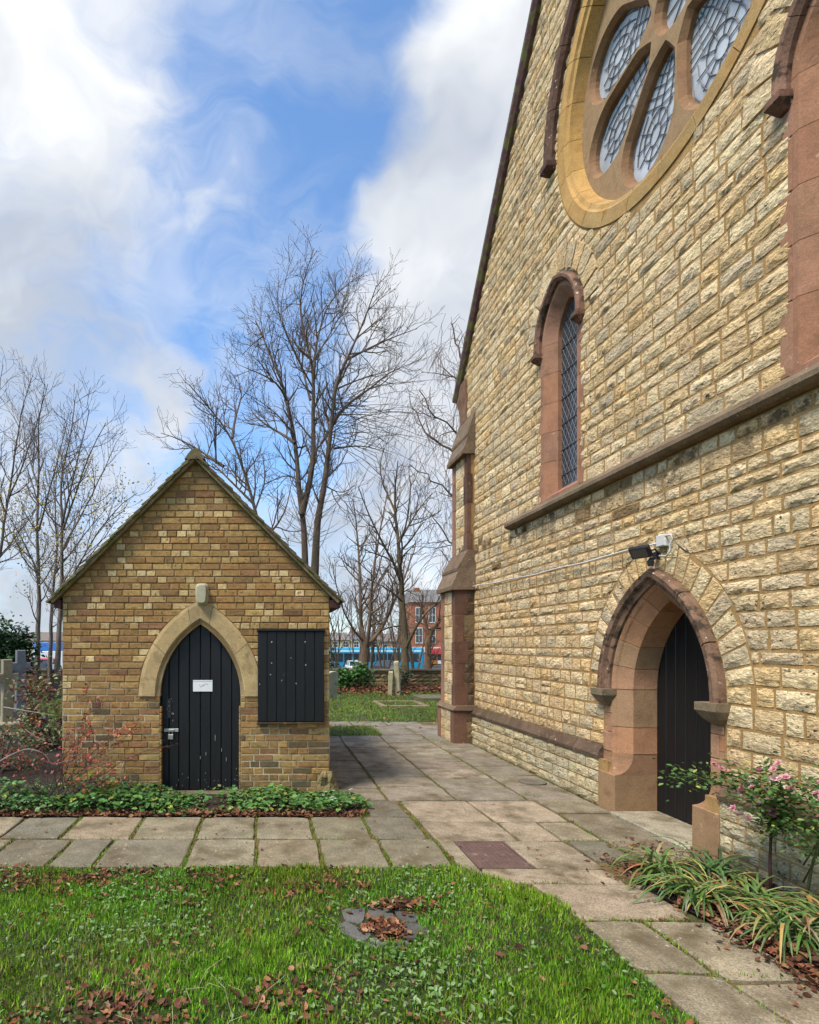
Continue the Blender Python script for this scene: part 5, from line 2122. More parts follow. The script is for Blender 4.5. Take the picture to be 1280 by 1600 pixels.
def build_flower_bed():
    cl = [((2.70, 3.80), 70, .42, 'arching strap-leaved clump closest to the church doorstep'),
          ((2.64, 3.42), 84, .44, 'yellowing strap-leaved clump spilling over the path edge'),
          ((2.88, 3.28), 74, .46, 'strap-leaved clump in front of the rose stem'),
          ((2.80, 2.98), 80, .46, 'strap-leaved clump drooping low over dead leaves beside the near slabs'),
          ((3.04, 3.80), 60, .42, 'strap-leaved clump against the church wall behind the rose'),
          ((3.02, 2.98), 70, .50, 'taller darker strap-leaved clump at the picture edge')]
    for i, (p, n, l, lb) in enumerate(cl):
        strap_clump(p, n, l, lb, 100 + i, 1.0, [(.07, .15, .045), (.10, .18, .05), (.12, .2, .06)] if i in (4, 5) else None)
    # rose bush
    rb = thing('rose_bush', (3.10, 3.42, 0.015), 'rose bush with clusters of small pink flowers against the church wall', 'rose bush')
    random.seed(17)
    tips = []
    stems = [[(3.10, 3.42, 0), (3.09, 3.42, .25), (3.10, 3.42, .52), (3.07, 3.43, .66), (2.98, 3.50, .76), (2.90, 3.56, .78)],
             [(3.10, 3.42, .5), (3.06, 3.38, .62), (2.98, 3.36, .68), (2.93, 3.34, .66)],
             [(3.10, 3.42, .5), (3.14, 3.34, .66), (3.16, 3.22, .76), (3.16, 3.1, .8)],
             [(3.08, 3.42, .62), (2.98, 3.56, .68), (2.86, 3.70, .72), (2.74, 3.80, .70)],
             [(3.10, 3.42, .45), (3.06, 3.30, .55), (3.02, 3.20, .56)],
             [(3.16, 3.28, .0), (3.17, 3.24, .3), (3.14, 3.14, .6), (3.12, 3.05, .72)],
             [(3.10, 3.42, .6), (3.12, 3.44, .75), (3.10, 3.42, .86)],
             [(3.16, 3.28, .3), (3.18, 3.14, .6), (3.20, 3.02, .80), (3.18, 2.92, .92)],
             [(3.16, 3.28, .2), (3.10, 3.12, .45), (3.06, 3.0, .62), (3.02, 2.9, .66)],
             [(3.14, 3.34, .5), (3.04, 3.28, .72), (2.98, 3.24, .84)]]
    for k, s in enumerate(stems):
        mb = MB()
        r = np.linspace(.010 if k in (0, 5) else .005, .002, len(s))
        mb.tube(s, r, 6, (.06, .028, .02) if k == 0 else (.08, .09, .03))
        mb.build('stem', M['twig'], rb, smooth=True)
        tips.append(s[-1])
    # leaflets
    P, tint = [], []
    for s in stems:
        for i in range(1, len(s) - 1 + 1):
            a, b = Vector(s[i - 1]), Vector(s[i])
            if b.z < .45:
                continue
            for _ in range(95):
                q = a.lerp(b, random.random())
                if q.z < .4:
                    continue
                P.append((q.x + random.gauss(0, .05), q.y + random.gauss(0, .05), q.z + random.gauss(0, .045)))
    P = np.array(P)
    P[:, 0] = np.minimum(P[:, 0], 3.30)
    n = len(P)
    s = U(.02, .042, n)
    tint = pal([(.06, .14, .03), (.09, .18, .04), (.14, .22, .05), (.05, .11, .03)], n, .25)
    yl = U(0, 1, n) < .07
    tint[yl] = (.4, .36, .06)
    V, F, T = scatter(*OVAL, P, U(0, 6.28, n), U(-.7, .6, n), U(-.7, .7, n), np.stack([s * .75, s, s], -1), tint)
    np_mesh('leaves', V, F, M['leaf'], rb, T)
    # flowers: double pink rosettes in clusters
    heads = []
    for (c, k, sp) in (((2.90, 3.55, .80), 4, .03), ((2.97, 3.42, .68), 7, .05), ((2.96, 3.36, .60), 6, .045), ((3.16, 3.10, .82), 8, .06), ((3.02, 3.40, .52), 5, .04), ((3.08, 3.36, .80), 4, .04), ((3.13, 3.02, .74), 6, .05), ((3.0, 3.3, .72), 5, .05), ((3.18, 3.18, .66), 6, .06), ((3.18, 2.96, .9), 9, .06), ((3.02, 2.92, .68), 6, .05), ((2.98, 3.24, .84), 5, .04)):
        for _ in range(k):
            heads.append((min(3.28, c[0] + random.gauss(0, sp)), c[1] + random.gauss(0, sp), c[2] + random.gauss(0, sp * .8)))
    for h in heads:
        mb = MB()
        col = random.choice([(.62, .26, .30), (.7, .36, .38), (.75, .48, .46), (.55, .2, .26)])
        rr = rnd(.022, .034)
        tilt = Euler((rnd(-.9, .9), rnd(-.9, .9), rnd(0, 6))).to_matrix()
        for (ring, n, e, sc) in ((0, 6, .25, 1.0), (1, 5, .75, .75), (2, 4, 1.15, .5)):
            for k in range(n):
                a = 6.283 * k / n + ring * .5
                d = Vector((math.cos(a) * math.cos(e), math.sin(a) * math.cos(e), math.sin(e)))
                sd = Vector((-math.sin(a), math.cos(a), 0))
                L = rr * sc
                pts = [Vector((0, 0, 0)), d * L * .6 - sd * L * .42, d * L + Vector((0, 0, L * .1)), d * L * .6 + sd * L * .42]
                mb.add([tuple(Vector(h) + tilt @ p) for p in pts], [(0, 1, 2, 3)], jit(col, .15))
        mb.build('flower', M['petal'], rb, recalc=False)


def build_red_shrub():
    random.seed(29)
    sh = thing('red_shrub', (-2.12, 5.55, 0.02), 'bare twiggy shrub with sparse red leaves at the left shed corner', 'shrub')
    br, lv = MB(), []
    # pale arching canes
    canes = [[(-2.75, 5.2, .30), (-2.5, 5.25, .52), (-2.28, 5.3, .62), (-2.12, 5.32, .56), (-2.06, 5.33, .44), (-1.9, 5.35, .49)],
             [(-2.6, 5.5, .98), (-2.35, 5.5, .94), (-2.1, 5.5, .90)],
             [(-2.35, 5.4, .78), (-2.25, 5.42, .70), (-2.16, 5.44, .66)],
             [(-1.42, 5.55, .42), (-1.46, 5.5, .30), (-1.40, 5.48, .2)]]
    for c in canes:
        cc = np.array(c, float)
        tt = np.linspace(0, len(c) - 1, 5 * len(c))
        cc = np.stack([np.interp(tt, np.arange(len(c)), cc[:, k]) for k in range(3)], -1)
        for _ in range(4):
            cc[1:-1] = (cc[:-2] + 2 * cc[1:-1] + cc[2:]) / 4
        br.tube(cc, np.linspace(.008, .003, len(cc)), 6, (.26, .22, .19))
    for k in range(34):
        a = rnd(-.7, .9)
        p = Vector((-2.12 + rnd(-.12, .12), 5.55 + rnd(-.1, .1), .03))
        d = Vector((math.sin(a) * rnd(.6, 1.3), rnd(-.25, .12), rnd(.5, 1.2))).normalized()
        L = rnd(.45, 1.15)
        pts = [tuple(p)]
        for i in range(6):
            d = (d + Vector((rnd(-.16, .3 if a > 0 else .16), rnd(-.12, .1), rnd(-.22, .08)))).normalized()
            p = p + d * L / 6
            p.y = min(p.y, 5.9)
            p.z = max(p.z, .05)
            pts.append(tuple(p))
            if i > 1:
                for _ in range(2):
                    q = Vector(pts[-1])
                    e = (d + Vector((rnd(-.9, .9), rnd(-.5, .3), rnd(-.4, .7)))).normalized()
                    l = rnd(.08, .24)
                    q2 = q + e * l
                    q2.y = min(q2.y, 5.92)
                    br.tube([tuple(q), tuple(q.lerp(q2, .5) + Vector((0, 0, rnd(-.01, .02)))), tuple(q2)], [.0024, .0018, .001], 4, (.10, .06, .05))
                    for _ in range(5):
                        lv.append(tuple(q.lerp(q2, rnd(.2, 1)) + Vector((rnd(-.02, .02), rnd(-.02, .02), rnd(-.02, .02)))))
        br.tube(pts, np.linspace(.005, .0018, len(pts)), 5, jit((.13, .085, .07), .3))
    br.build('branches', M['twig'], sh)
    P = np.array(lv)
    P[:, 1] = np.minimum(P[:, 1], 5.93)
    P = P[U(0, 1, len(P)) < np.clip(.4 + .8 * (P[:, 2] - .3), .15, 1)]
    n = len(P)
    s = U(.024, .052, n)
    V, F, T = scatter(*DIAM, P, U(0, 6.28, n), U(-.8, .8, n), U(-.8, .8, n), np.stack([s, s, s], -1), pal([(.42, .07, .04), (.32, .06, .04), (.46, .14, .05), (.2, .07, .04)], n, .3))
    np_mesh('leaves', V, F, M['leaf'], sh, T)


def bush(name, label, cat, c, rad, n, size, cols, seed, template=DIAM, stems=14):
    """rounded bush: leaves in many small clumps through the volume, twiggy stems"""
    r = np.random.default_rng(seed)
    t = thing(name, (c[0], c[1], 0), label, cat)
    k = max(12, n // 45)
    d = r.normal(size=(k, 3))
    d /= np.linalg.norm(d, axis=1)[:, None]
    cc = np.array(c) + d * np.array(rad) * r.uniform(.35, 1, (k, 1)) ** .6
    P = cc[r.integers(0, k, n)] + r.normal(size=(n, 3)) * np.array(rad) * .16
    P[:, 2] = np.maximum(P[:, 2], .03)
    s = r.uniform(size[0], size[1], n)
    cl = np.array(cols)[r.integers(0, len(cols), n)] * r.uniform(.7, 1.3, (n, 1))
    V, F, T = scatter(*template, P, r.uniform(0, 6.28, n), r.uniform(-.8, .8, n), r.uniform(-.8, .8, n), np.stack([s * .8, s, s], -1), cl)
    np_mesh('leaves', V, F, M['leaf'], t, T)
    mb = MB()
    for i in range(min(stems, k)):
        e = cc[i]
        mb.tube([(c[0] + r.normal() * .06, c[1] + r.normal() * .06, 0), ((c[0] + e[0]) / 2, (c[1] + e[1]) / 2, e[2] * .55), tuple(e)], [.02, .012, .004], 5, (.10, .075, .055))
    mb.build('stems', M['twig'], t)
    return t


build_ground_cover()
build_flower_bed()
build_red_shrub()
bush('autumn_bush', 'red and green autumn bush beside the shed wall behind the grey cross', 'bush', (-3.35, 8.6, .62), (.55, .6, .62), 1500, (.05, .10), [(.16, .05, .04), (.10, .14, .04), (.2, .22, .06), (.22, .07, .05), (.09, .05, .04), (.25, .24, .08)], 5)
bush('bramble_bush', 'low tangled bramble in front of the stone crosses', 'bush', (-3.35, 7.0, .30), (.75, .5, .34), 1300, (.035, .075), [(.07, .12, .03), (.12, .06, .035), (.10, .15, .04), (.16, .09, .05), (.05, .09, .025)], 6)
bush('evergreen_bush', 'dark green rounded evergreen bush left behind the crosses', 'bush', (-7.75, 16.0, 1.40), (1.05, 1.2, .95), 6500, (.08, .16), [(.02, .055, .018), (.03, .075, .022), (.015, .04, .015), (.045, .095, .03)], 7, OVAL)
bush('fern_bush', 'bright green arching evergreen by the far wall', 'bush', (3.05, 19.6, .45), (.75, .5, .5), 700, (.12, .26), [(.05, .13, .03), (.08, .19, .04), (.12, .22, .06)], 8)
bush('holly_bush', 'dark bush at the shed end of the far wall', 'bush', (2.2, 20.2, .6), (.6, .5, .7), 700, (.08, .18), [(.03, .06, .02), (.06, .05, .03), (.05, .09, .03)], 9)
bush('wall_ivy', 'dark ivy mound at the foot of the slender tree trunk by the wall', 'bush', (4.98, 20.3, .35), (.35, .35, .5), 500, (.06, .12), [(.03, .05, .02), (.05, .07, .025)], 10)


# ------------------------------------------------------------------ graves
def cross(label, loc, H, arm, th, dep, rz, col, mat, base, seed, wedge=False):
    t = thing('stone_cross', (loc[0], loc[1], 0), label, 'grave cross')
    rot = Matrix.Rotation(rz, 3, 'Z')
    f = lambda u, v, w: tuple(Vector((loc[0], loc[1], 0)) + rot @ Vector((u, -w, v)))
    z0 = 0
    for (hw, hd, h) in base:
        mb = MB()
        mb.box(lambda u, v, w: f(u, w, -v), -hw, hw, -hd, hd, z0 - (.05 if z0 == 0 else 0), z0 + h, .015, jit(col, .1))
        mb.build('step', mat, t)
        z0 += h
    mb = MB()
    hw = th / 2
    za = H - arm[1]
    ol = [(-hw * 1.15, z0), (hw * 1.15, z0), (hw, za - hw), (arm[0], za - hw), (arm[0], za + hw), (hw, za + hw), (hw * .95, H), (-hw * .95, H), (-hw, za + hw), (-arm[0], za + hw), (-arm[0], za - hw), (-hw, za - hw)]
    n = len(ol)
    k = .012
    inn = [(u * (1 - k / max(abs(u), .05)), v - k * (1 if v > za else -.3)) for u, v in ol]
    V = [f(u, v, -dep / 2) for u, v in ol] + [f(u, v, dep / 2 - k) for u, v in ol] + [f(u, v, dep / 2) for u, v in inn]
    F = [(i, (i + 1) % n, n + (i + 1) % n, n + i) for i in range(n)] + [(n + i, n + (i + 1) % n, 2 * n + (i + 1) % n, 2 * n + i) for i in range(n)]
    for o in (0, 2 * n):
        F += [(o + 0, o + 1, o + 2, o + 11), (o + 11, o + 2, o + 5, o + 8), (o + 2, o + 3, o + 4, o + 5), (o + 8, o + 9, o + 10, o + 11), (o + 5, o + 6, o + 7, o + 8)]
    mb.add(V, F, col)
    mb.build('cross', mat, t)
    return t


def headstone(label, loc, w, h, d, rz, lean, col, top):
    t = thing('headstone', (loc[0], loc[1], 0), label, 'headstone')
    rot = Matrix.Rotation(rz, 3, 'Z') @ Matrix.Rotation(lean, 3, 'X')
    f = lambda u, v, ww: tuple(Vector((loc[0], loc[1], -.02)) + rot @ Vector((u, -ww, v)))
    o = [(-w / 2, 0), (w / 2, 0), (w / 2, h * (1 - top))]
    for i in range(1, 8):
        a = math.pi * i / 8
        o.append((w / 2 * math.cos(a), h * (1 - top) + h * top * math.sin(a)))
    o.append((-w / 2, h * (1 - top)))
    n = len(o)
    mb = MB()
    inn = [(u * .96, v * .985) for u, v in o]
    mb.add([f(u, v, -d / 2) for u, v in inn] + [f(u, v, -d / 2 + .012) for u, v in o] + [f(u, v, d / 2 - .012) for u, v in o] + [f(u, v, d / 2) for u, v in inn],
           [tuple(range(n)), tuple(range(3 * n, 4 * n))] + [(r * n + i, r * n + (i + 1) % n, (r + 1) * n + (i + 1) % n, (r + 1) * n + i) for r in range(3) for i in range(n)], col)
    mb.build('slab', M['darkstone'] if col[0] < .2 else M['limestone'], t)


pale = srgb(168, 156, 128)
cross('pale weathered stone cross on a stepped base beside the grey cross', (-4.20, 9.0), 1.36, (.17, .30), .15, .12, R(38), srgb(140, 130, 106), M['limestone'], [(.55, .5, .22), (.36, .34, .14)], 1)
cross('dark grey granite cross standing nearer the shed', (-4.42, 10.0), 1.50, (.16, .30), .16, .13, R(35), (.15, .155, .165), M['slate'], [(.38, .36, .30), (.24, .24, .16)], 2)
headstone('round-topped pale headstone at the left picture edge', (-5.08, 10.2), .50, 1.42, .12, R(30), R(2), srgb(146, 136, 110), .16)
headstone('shorter of two slim mossy headstones seen edge-on on the far lawn', (3.90, 17.6), .5, .78, .14, R(76), R(2), srgb(160, 152, 118), .05)
headstone('taller of two slim mossy headstones seen edge-on on the far lawn', (4.18, 17.7), .55, 1.10, .15, R(74), R(-3), srgb(168, 158, 126), .04)
headstone('leaning pale headstone just past the shed corner', (1.88, 16.4), .40, .84, .14, R(40), R(5), srgb(172, 164, 138), .08)
gs = thing('grave_slab', (5.3, 16.0, 0), 'low flat mossy grave slab on the far lawn by the buttress', 'grave slab')
mb = MB()
mb.box(fr_world, 4.35, 6.6, 15.6, 16.6, -.02, .11, .02, srgb(96, 92, 70))
mb.build('ledger', M['darkstone'], gs)
mb = MB()
mb.box(fr_world, 4.25, 6.7, 15.5, 16.7, -.03, .05, .02, srgb(70, 64, 50))
mb.build('plinth', M['darkstone'], gs)
gs = thing('grave_kerb', (3.4, 14.4, 0), 'low sunken grave kerb in the middle of the far lawn', 'grave kerb')
for (a, b, c, d) in ((2.9, 4.1, 14.0, 14.12), (2.9, 4.1, 15.2, 15.32), (2.9, 3.02, 14.13, 15.19), (3.98, 4.1, 14.13, 15.19)):
    mb = MB()
    mb.box(fr_world, a, b, c, d, -.03, .06, .01, jit(srgb(128, 116, 84), .1))
    mb.build('kerb_stone', M['darkstone'], gs)


# ------------------------------------------------------------------ boundary wall
def build_boundary_wall():
    random.seed(61)
    t = thing('boundary_wall', (4, 21.8, 0), 'low mossy rubble wall along the far edge of the churchyard', 'wall')
    mb = MB()
    mb.box(fr_world, -40, 30, 21.66, 22.0, -.4, .56, 0, (.16, .13, .085))
    mb.build('core', M['darkstone'], t)
    f = lambda u, v, w: (u, 21.65 - w, v)
    rest = MB()
    ve = courses(0, .56, [.13, .16, .12], ())
    for q in lay(ve, lambda v: (-14, 8.5), [], lambda k: (lambda i: rnd(.2, .42)), .02):
        stone_geo(rest, f, q[:4], .0, .03, jit(random.choice([srgb(140, 118, 80), srgb(116, 104, 66), srgb(150, 122, 84), srgb(100, 92, 58), srgb(128, 98, 66)]), .2), 2, 2)
    tag(rest.build('stones', M['stone'], t), kind='stuff')
    x = -20
    while x < 12:
        l = rnd(.5, .9)
        mb = MB()
        mb.box(lambda u, v, w: (u, v, w), x + .01, x + l - .01, 21.6, 22.06, .56, .64 + rnd(-.01, .015), .02, jit(srgb(92, 84, 62), .2))
        mb.build('coping_stone', M['darkstone'], t)
        x += l


build_boundary_wall()


# ------------------------------------------------------------------ trees
class Tree:
    def __init__(s, seed):
        s.r = np.random.default_rng(seed)
        s.trunk, s.twigs = [], []
        s.tips = []

    def path(s, p, d, L, n, up, wig):
        P = [np.array(p, float)]
        d = np.array(d, float)
        for i in range(n):
            d = d + np.array([0, 0, up / n]) + s.r.normal(size=3) * wig
            d /= np.linalg.norm(d)
            P.append(P[-1] + d * L / n)
        return np.array(P)

    def limb(s, P, r0, r1, sides=8, jitter=.0):
        P = np.array(P, float)
        # resample with a smooth curve
        seg = np.linalg.norm(np.diff(P, axis=0), axis=1)
        t = np.concatenate([[0], np.cumsum(seg)])
        n = max(6, int(t[-1] / .45))
        tt = np.linspace(0, t[-1], n)
        Q = np.stack([np.interp(tt, t, P[:, k]) for k in range(3)], -1)
        for _ in range(2):
            Q[1:-1] = .25 * Q[:-2] + .5 * Q[1:-1] + .25 * Q[2:]
        if jitter:
            Q[1:-1] += s.r.normal(size=Q[1:-1].shape) * jitter
        rad = r0 + (r1 - r0) * (tt / t[-1]) ** .65
        s.trunk.append((Q, rad, sides))
        return Q, rad

    def spawn(s, Q, rad, lev, cfg):
        if lev >= len(cfg['len']):
            return
        seg = np.linalg.norm(np.diff(Q, axis=0), axis=1)
        t = np.concatenate([[0], np.cumsum(seg)])
        L = t[-1]
        n = int(L * cfg['dens'][lev] + s.r.random())
        t0 = cfg['t0'][lev]
        for k in range(n):
            f = t0 + (1 - t0) * (k + s.r.random()) / max(n, 1)
            f = min(f, .995)
            x = f * L
            i = min(len(t) - 2, int(np.searchsorted(t, x) - 1))
            i = max(i, 0)
            a = (x - t[i]) / max(seg[i], 1e-6)
            p = Q[i] * (1 - a) + Q[i + 1] * a
            tan = (Q[i + 1] - Q[i]) / max(seg[i], 1e-6)
            q = s.r.normal(size=3)
            q -= tan * q.dot(tan)
            q /= np.linalg.norm(q) + 1e-9
            an = math.radians(s.r.uniform(*cfg['ang']))
            d = tan * math.cos(an) + q * math.sin(an)
            l = cfg['len'][lev] * s.r.uniform(.55, 1.25) * (1.15 - .7 * f)
            rr = min(rad[i] * .65, cfg['rad'][lev])
            ns = (6, 5, 4, 4)[lev]
            B = s.path(p, d, l, ns, cfg['up'][lev], cfg['wig'])
            br = np.linspace(rr, max(rr * .35, cfg['tip']), len(B))
            (s.trunk if lev == 0 and rr > .03 else s.twigs).append((B, br, 5 if lev == 0 else (4 if lev == 1 else 3)))
            s.tips.append(B[-1])
            s.spawn(B, br, lev + 1, cfg)

    def build(s, name, label, loc, col, twigcol, leaves=None, group=None):
        t = thing(name, loc, label, 'tree', group)
        for nm, S, c, mt in (('trunk', s.trunk, col, 'bark'), ('crown', s.twigs, twigcol, 'twig')):
            if not S:
                continue
            Vs, Fs, b = [], [], 0
            for (P, r, n) in S:
                V, F = tube_geo(P, r, n)
                Vs.append(V)
                Fs.append(F + b)
                b += len(V)
            V, F = np.concatenate(Vs), np.concatenate(Fs)
            tint = np.tile(np.array(c), (len(V), 1)) * s.r.uniform(.85, 1.15, (len(V), 1))
            np_mesh(nm, V, F, M[mt], t, tint, smooth=True)
        if leaves:
            n, cols, size, sel = leaves
            T = np.array([p for p in s.tips if sel(p)])
            P = T[s.r.integers(0, len(T), n)] + s.r.normal(size=(n, 3)) * .18
            z = s.r.uniform(size[0], size[1], n)
            cl = np.array(cols)[s.r.integers(0, len(cols), n)] * s.r.uniform(.7, 1.3, (n, 1))
            V, F, Tt = scatter(*DIAM, P, s.r.uniform(0, 6.28, n), s.r.uniform(-.9, .9, n), s.r.uniform(-.9, .9, n), np.stack([z, z, z], -1), cl)
            np_mesh('leaves', V, F, M['leaf'], t, Tt)
        return t


def pl(pts, Y, dy=None):
    """limb through points seen at pixels, at depth Y drifting by dy"""
    n = len(pts)
    return [tuple(at(px, py, Y + (0 if dy is None else dy * i / max(n - 1, 1)))) for i, (px, py) in enumerate(pts)]


def z1(pts):
    return [(230 + x / 2.51, 370 + y / 2.51) for x, y in pts]


BARK = srgb(104, 88, 72)
TWIG = srgb(98, 82, 72)


def build_trees():
    cfg = dict(len=[1.9, 1.15, .68], dens=[2.3, 3.4, 3.6], t0=[.12, .15, .15], ang=(25, 62), rad=[.05, .019, .010], up=[.55, .5, .35], wig=.13, tip=.007)
    # --- tall twin-stemmed lime
    T = Tree(3)
    Y = 26
    limbs = [(z1([(620, 1800), (622, 1350), (615, 1120), (600, 1040), (590, 900), (578, 780), (548, 640), (520, 540), (485, 475), (455, 390), (425, 330)]), .36, .05, 1.0),
             (z1([(606, 1090), (640, 960), (655, 840), (650, 700), (655, 560), (640, 460), (610, 370), (597, 260), (612, 170), (655, 45)]), .22, .025, -1.0),
             (z1([(655, 1800), (656, 1350), (668, 1100), (690, 1010), (707, 880), (722, 740), (740, 570), (785, 480), (820, 400), (855, 320), (900, 190)]), .44, .03, -2.0),
             (z1([(722, 735), (790, 650), (870, 600), (950, 530), (1065, 485)]), .12, .02, 2.5),
             (z1([(580, 810), (530, 770), (460, 740), (412, 690)]), .11, .03, 1.5),
             (z1([(652, 560), (662, 420), (700, 280), (760, 205), (835, 150)]), .11, .02, 2.2),
             (z1([(785, 480), (880, 432), (970, 390), (1060, 360)]), .09, .018, -2.0),
             (z1([(735, 830), (850, 815), (960, 855)]), .07, .015, 2.0),
             (z1([(548, 640), (520, 570), (450, 540), (355, 500)]), .09, .015, -2.0),
             (z1([(640, 640), (620, 560), (600, 480), (560, 420), (520, 300), (540, 170), (570, 80)]), .08, .015, 2.4),
             (z1([(700, 790), (745, 740), (735, 620), (725, 520), (735, 440)]), .06, .02, 1.0),
             (z1([(600, 960), (560, 920), (480, 960), (400, 1000)]), .05, .012, 1.5),
             (z1([(820, 400), (900, 330), (960, 300)]), .06, .012, 1.5),
             (z1([(455, 390), (410, 420), (370, 470)]), .05, .012, 1.5),
             (z1([(740, 700), (850, 690), (950, 720)]), .05, .012, -1.5),
             (z1([(705, 980), (760, 1010), (790, 990)]), .05, .012, -1.5),
             (z1([(578, 780), (520, 700), (440, 640), (365, 600)]), .06, .012, -1.8),
             (z1([(520, 540), (470, 440), (440, 330), (450, 270)]), .05, .012, 1.6),
             (z1([(655, 600), (600, 500), (550, 400), (500, 260), (515, 180)]), .06, .012, -2.2),
             (z1([(738, 600), (820, 560), (910, 540), (1010, 500)]), .06, .012, -2.0),
             (z1([(655, 480), (720, 380), (780, 260), (800, 130)]), .06, .012, 1.4)]
    for (p, r0, r1, dy) in limbs:
        Q, rad = T.limb(pl(p, Y, dy), r0 * .8, r1 * .6, 9)
        m = Q[:, 2] > at(0, 860, Y).z
        T.spawn(Q[m], rad[m], 0, cfg)
    # whorls of drooping epicormic shoots on the right stem
    for _ in range(34):
        p = T.path(at(230 + rnd(715, 740) / 2.51, 370 + rnd(640, 850) / 2.51, Y - 1), (rnd(.2, 1), rnd(-.5, .5), rnd(-.1, .5)), rnd(2.5, 6.0), 7, -.55, .06)
        T.twigs.append((p, np.linspace(.018, .007, len(p)), 3))
    for _ in range(40):
        p = T.path(at(230 + rnd(600, 690) / 2.51, 370 + rnd(1000, 1250) / 2.51, Y - 1), (rnd(-1, 1), rnd(-.5, .5), rnd(.1, .9)), rnd(1.2, 3.2), 6, .5, .09)
        T.twigs.append((p, np.linspace(.016, .006, len(p)), 3))
    T.build('lime_tree', 'tall bare twin-stemmed tree rising behind the shed roof', (at(490, 1040, Y).x, Y, ground_h(Y)), BARK, TWIG)
    # --- leaning tree behind the ridge
    T = Tree(4)
    Y = 23
    for (p, r0, r1, dy) in [(z1([(520, 1700), (450, 1200), (420, 1050), (380, 920), (335, 790), (270, 700), (190, 610), (165, 580)]), .17, .02, -1),
                            (z1([(335, 790), (345, 690), (390, 600), (350, 560)]), .07, .015, 1.0), (z1([(300, 900), (240, 860), (140, 795), (55, 770)]), .07, .014, 1.0),
                            (z1([(270, 890), (268, 760), (275, 660)]), .05, .014, -.6), (z1([(420, 1050), (300, 930), (260, 890)]), .06, .03, 1.2), (z1([(450, 1200), (540, 1100), (560, 1000)]), .06, .02, 1)]:
        Q, rad = T.limb(pl(p, Y, dy), r0, r1, 7)
        m = Q[:, 2] > at(0, 850, Y).z
        if m.sum() > 3:
            T.spawn(Q[m], rad[m], 0, dict(cfg, len=[2.0, 1.1, .6], dens=[2.2, 3.2, 3.2]))
    T.build('ash_tree', 'slender bare tree leaning left behind the shed ridge', (at(437, 1047, Y).x, Y, ground_h(Y)), BARK, TWIG)
    # --- forked tree beyond the wall
    T = Tree(6)
    Y = 24.5
    for (p, r0, r1, dy) in [([(566, 1075), (568, 1040), (572, 1012)], .22, .19, 0), ([(572, 1012), (563, 985), (564, 930), (560, 850), (552, 780)], .12, .02, 1), ([(572, 1012), (580, 985), (578, 940), (590, 850), (605, 770)], .10, .02, -1),
                            ([(574, 1010), (592, 990), (610, 955), (632, 905), (650, 850)], .11, .02, 1.5), ([(566, 1000), (548, 980), (530, 940), (520, 880)], .06, .015, -1), ([(596, 985), (622, 975), (640, 985)], .05, .015, 1)]:
        Q, rad = T.limb(pl(p, Y, dy), r0, r1, 8, .01)
        if r0 < .2:
            T.spawn(Q, rad, 0, dict(cfg, len=[1.9, 1.0, .55], dens=[2.2, 3.2, 3.0]))
    T.build('forked_tree', 'bare tree forking low just beyond the wall, nearer the shed', (at(566, 1075, Y).x, Y, ground_h(Y)), srgb(112, 90, 70), TWIG)
    # --- straight tree by the wall
    T = Tree(8)
    Y = 20.6
    for (p, r0, r1, dy) in [([(632, 1085), (633, 1040), (633, 1000), (628, 930), (622, 850), (616, 770), (622, 720)], .20, .02, 1), ([(634, 1012), (648, 985), (660, 955), (685, 940), (705, 930)], .08, .015, -1),
                            ([(622, 850), (650, 800), (676, 770)], .06, .015, 1), ([(626, 900), (598, 850), (575, 800), (560, 760)], .06, .015, -1), ([(629, 940), (600, 915), (575, 905)], .04, .012, -1), ([(618, 800), (590, 740), (600, 700)], .05, .012, 1)]:
        Q, rad = T.limb(pl(p, Y, dy), r0, r1, 8, .01)
        m = Q[:, 2] > at(0, 1000, Y).z
        T.spawn(Q[m], rad[m], 0, dict(cfg, len=[1.7, .9, .5], dens=[2.3, 3.2, 3.0]))
    T.build('maple_tree', 'bare single-stemmed tree standing against the low wall', (at(632, 1085, Y).x, Y, 0), srgb(96, 82, 60), TWIG)
    # --- stout knobbly tree in front of the red brick building
    T = Tree(9)
    Y = 34
    for (p, r0, r1, dy) in [([(668, 1075), (670, 1030), (667, 1005), (674, 985)], .26, .17, 0), ([(674, 985), (690, 965), (700, 940)], .18, .03, 0), ([(670, 990), (660, 960), (655, 930)], .12, .03, 0), ([(676, 980), (695, 985), (720, 975)], .12, .03, 0)]:
        Q, rad = T.limb(pl(p, Y, dy), r0, r1, 8, .03)
        if r0 < .3:
            T.spawn(Q, rad, 0, dict(cfg, len=[1.6, .9, .5], dens=[2.4, 2.6, 2]))
    T.build('pollard_tree', 'stout knobbly pollarded tree in front of the red brick building', (at(668, 1075, Y).x, Y, ground_h(Y)), srgb(120, 92, 66), TWIG)
    # --- weeping birch behind the church
    T = Tree(11)
    Y = 30
    wc = dict(len=[2.0, 1.0], dens=[1.5, 2.0], t0=[.1, .1], ang=(30, 75), rad=[.035, .014], up=[.1, -.9], wig=.2, tip=.006)
    for (p, r0, r1, dy) in [([(800, 1050), (790, 900), (770, 750), (750, 650), (735, 590), (712, 540), (706, 505)], .34, .03, -1), ([(770, 750), (735, 725), (700, 700), (665, 680), (640, 620)], .12, .02, 1), ([(745, 700), (700, 665), (672, 640), (655, 610)], .08, .02, -1),
                            ([(780, 830), (740, 790), (700, 770), (660, 735), (640, 725)], .10, .02, -1), ([(785, 880), (740, 870), (705, 850), (680, 810), (660, 790)], .10, .02, 1), ([(735, 600), (705, 590), (690, 560), (680, 550)], .06, .015, 1),
                            ([(785, 900), (740, 900), (712, 890), (690, 860)], .07, .02, -1)]:
        Q, rad = T.limb(pl(p, Y, dy), r0, r1, 7, .08)
        T.spawn(Q, rad, 0, wc)
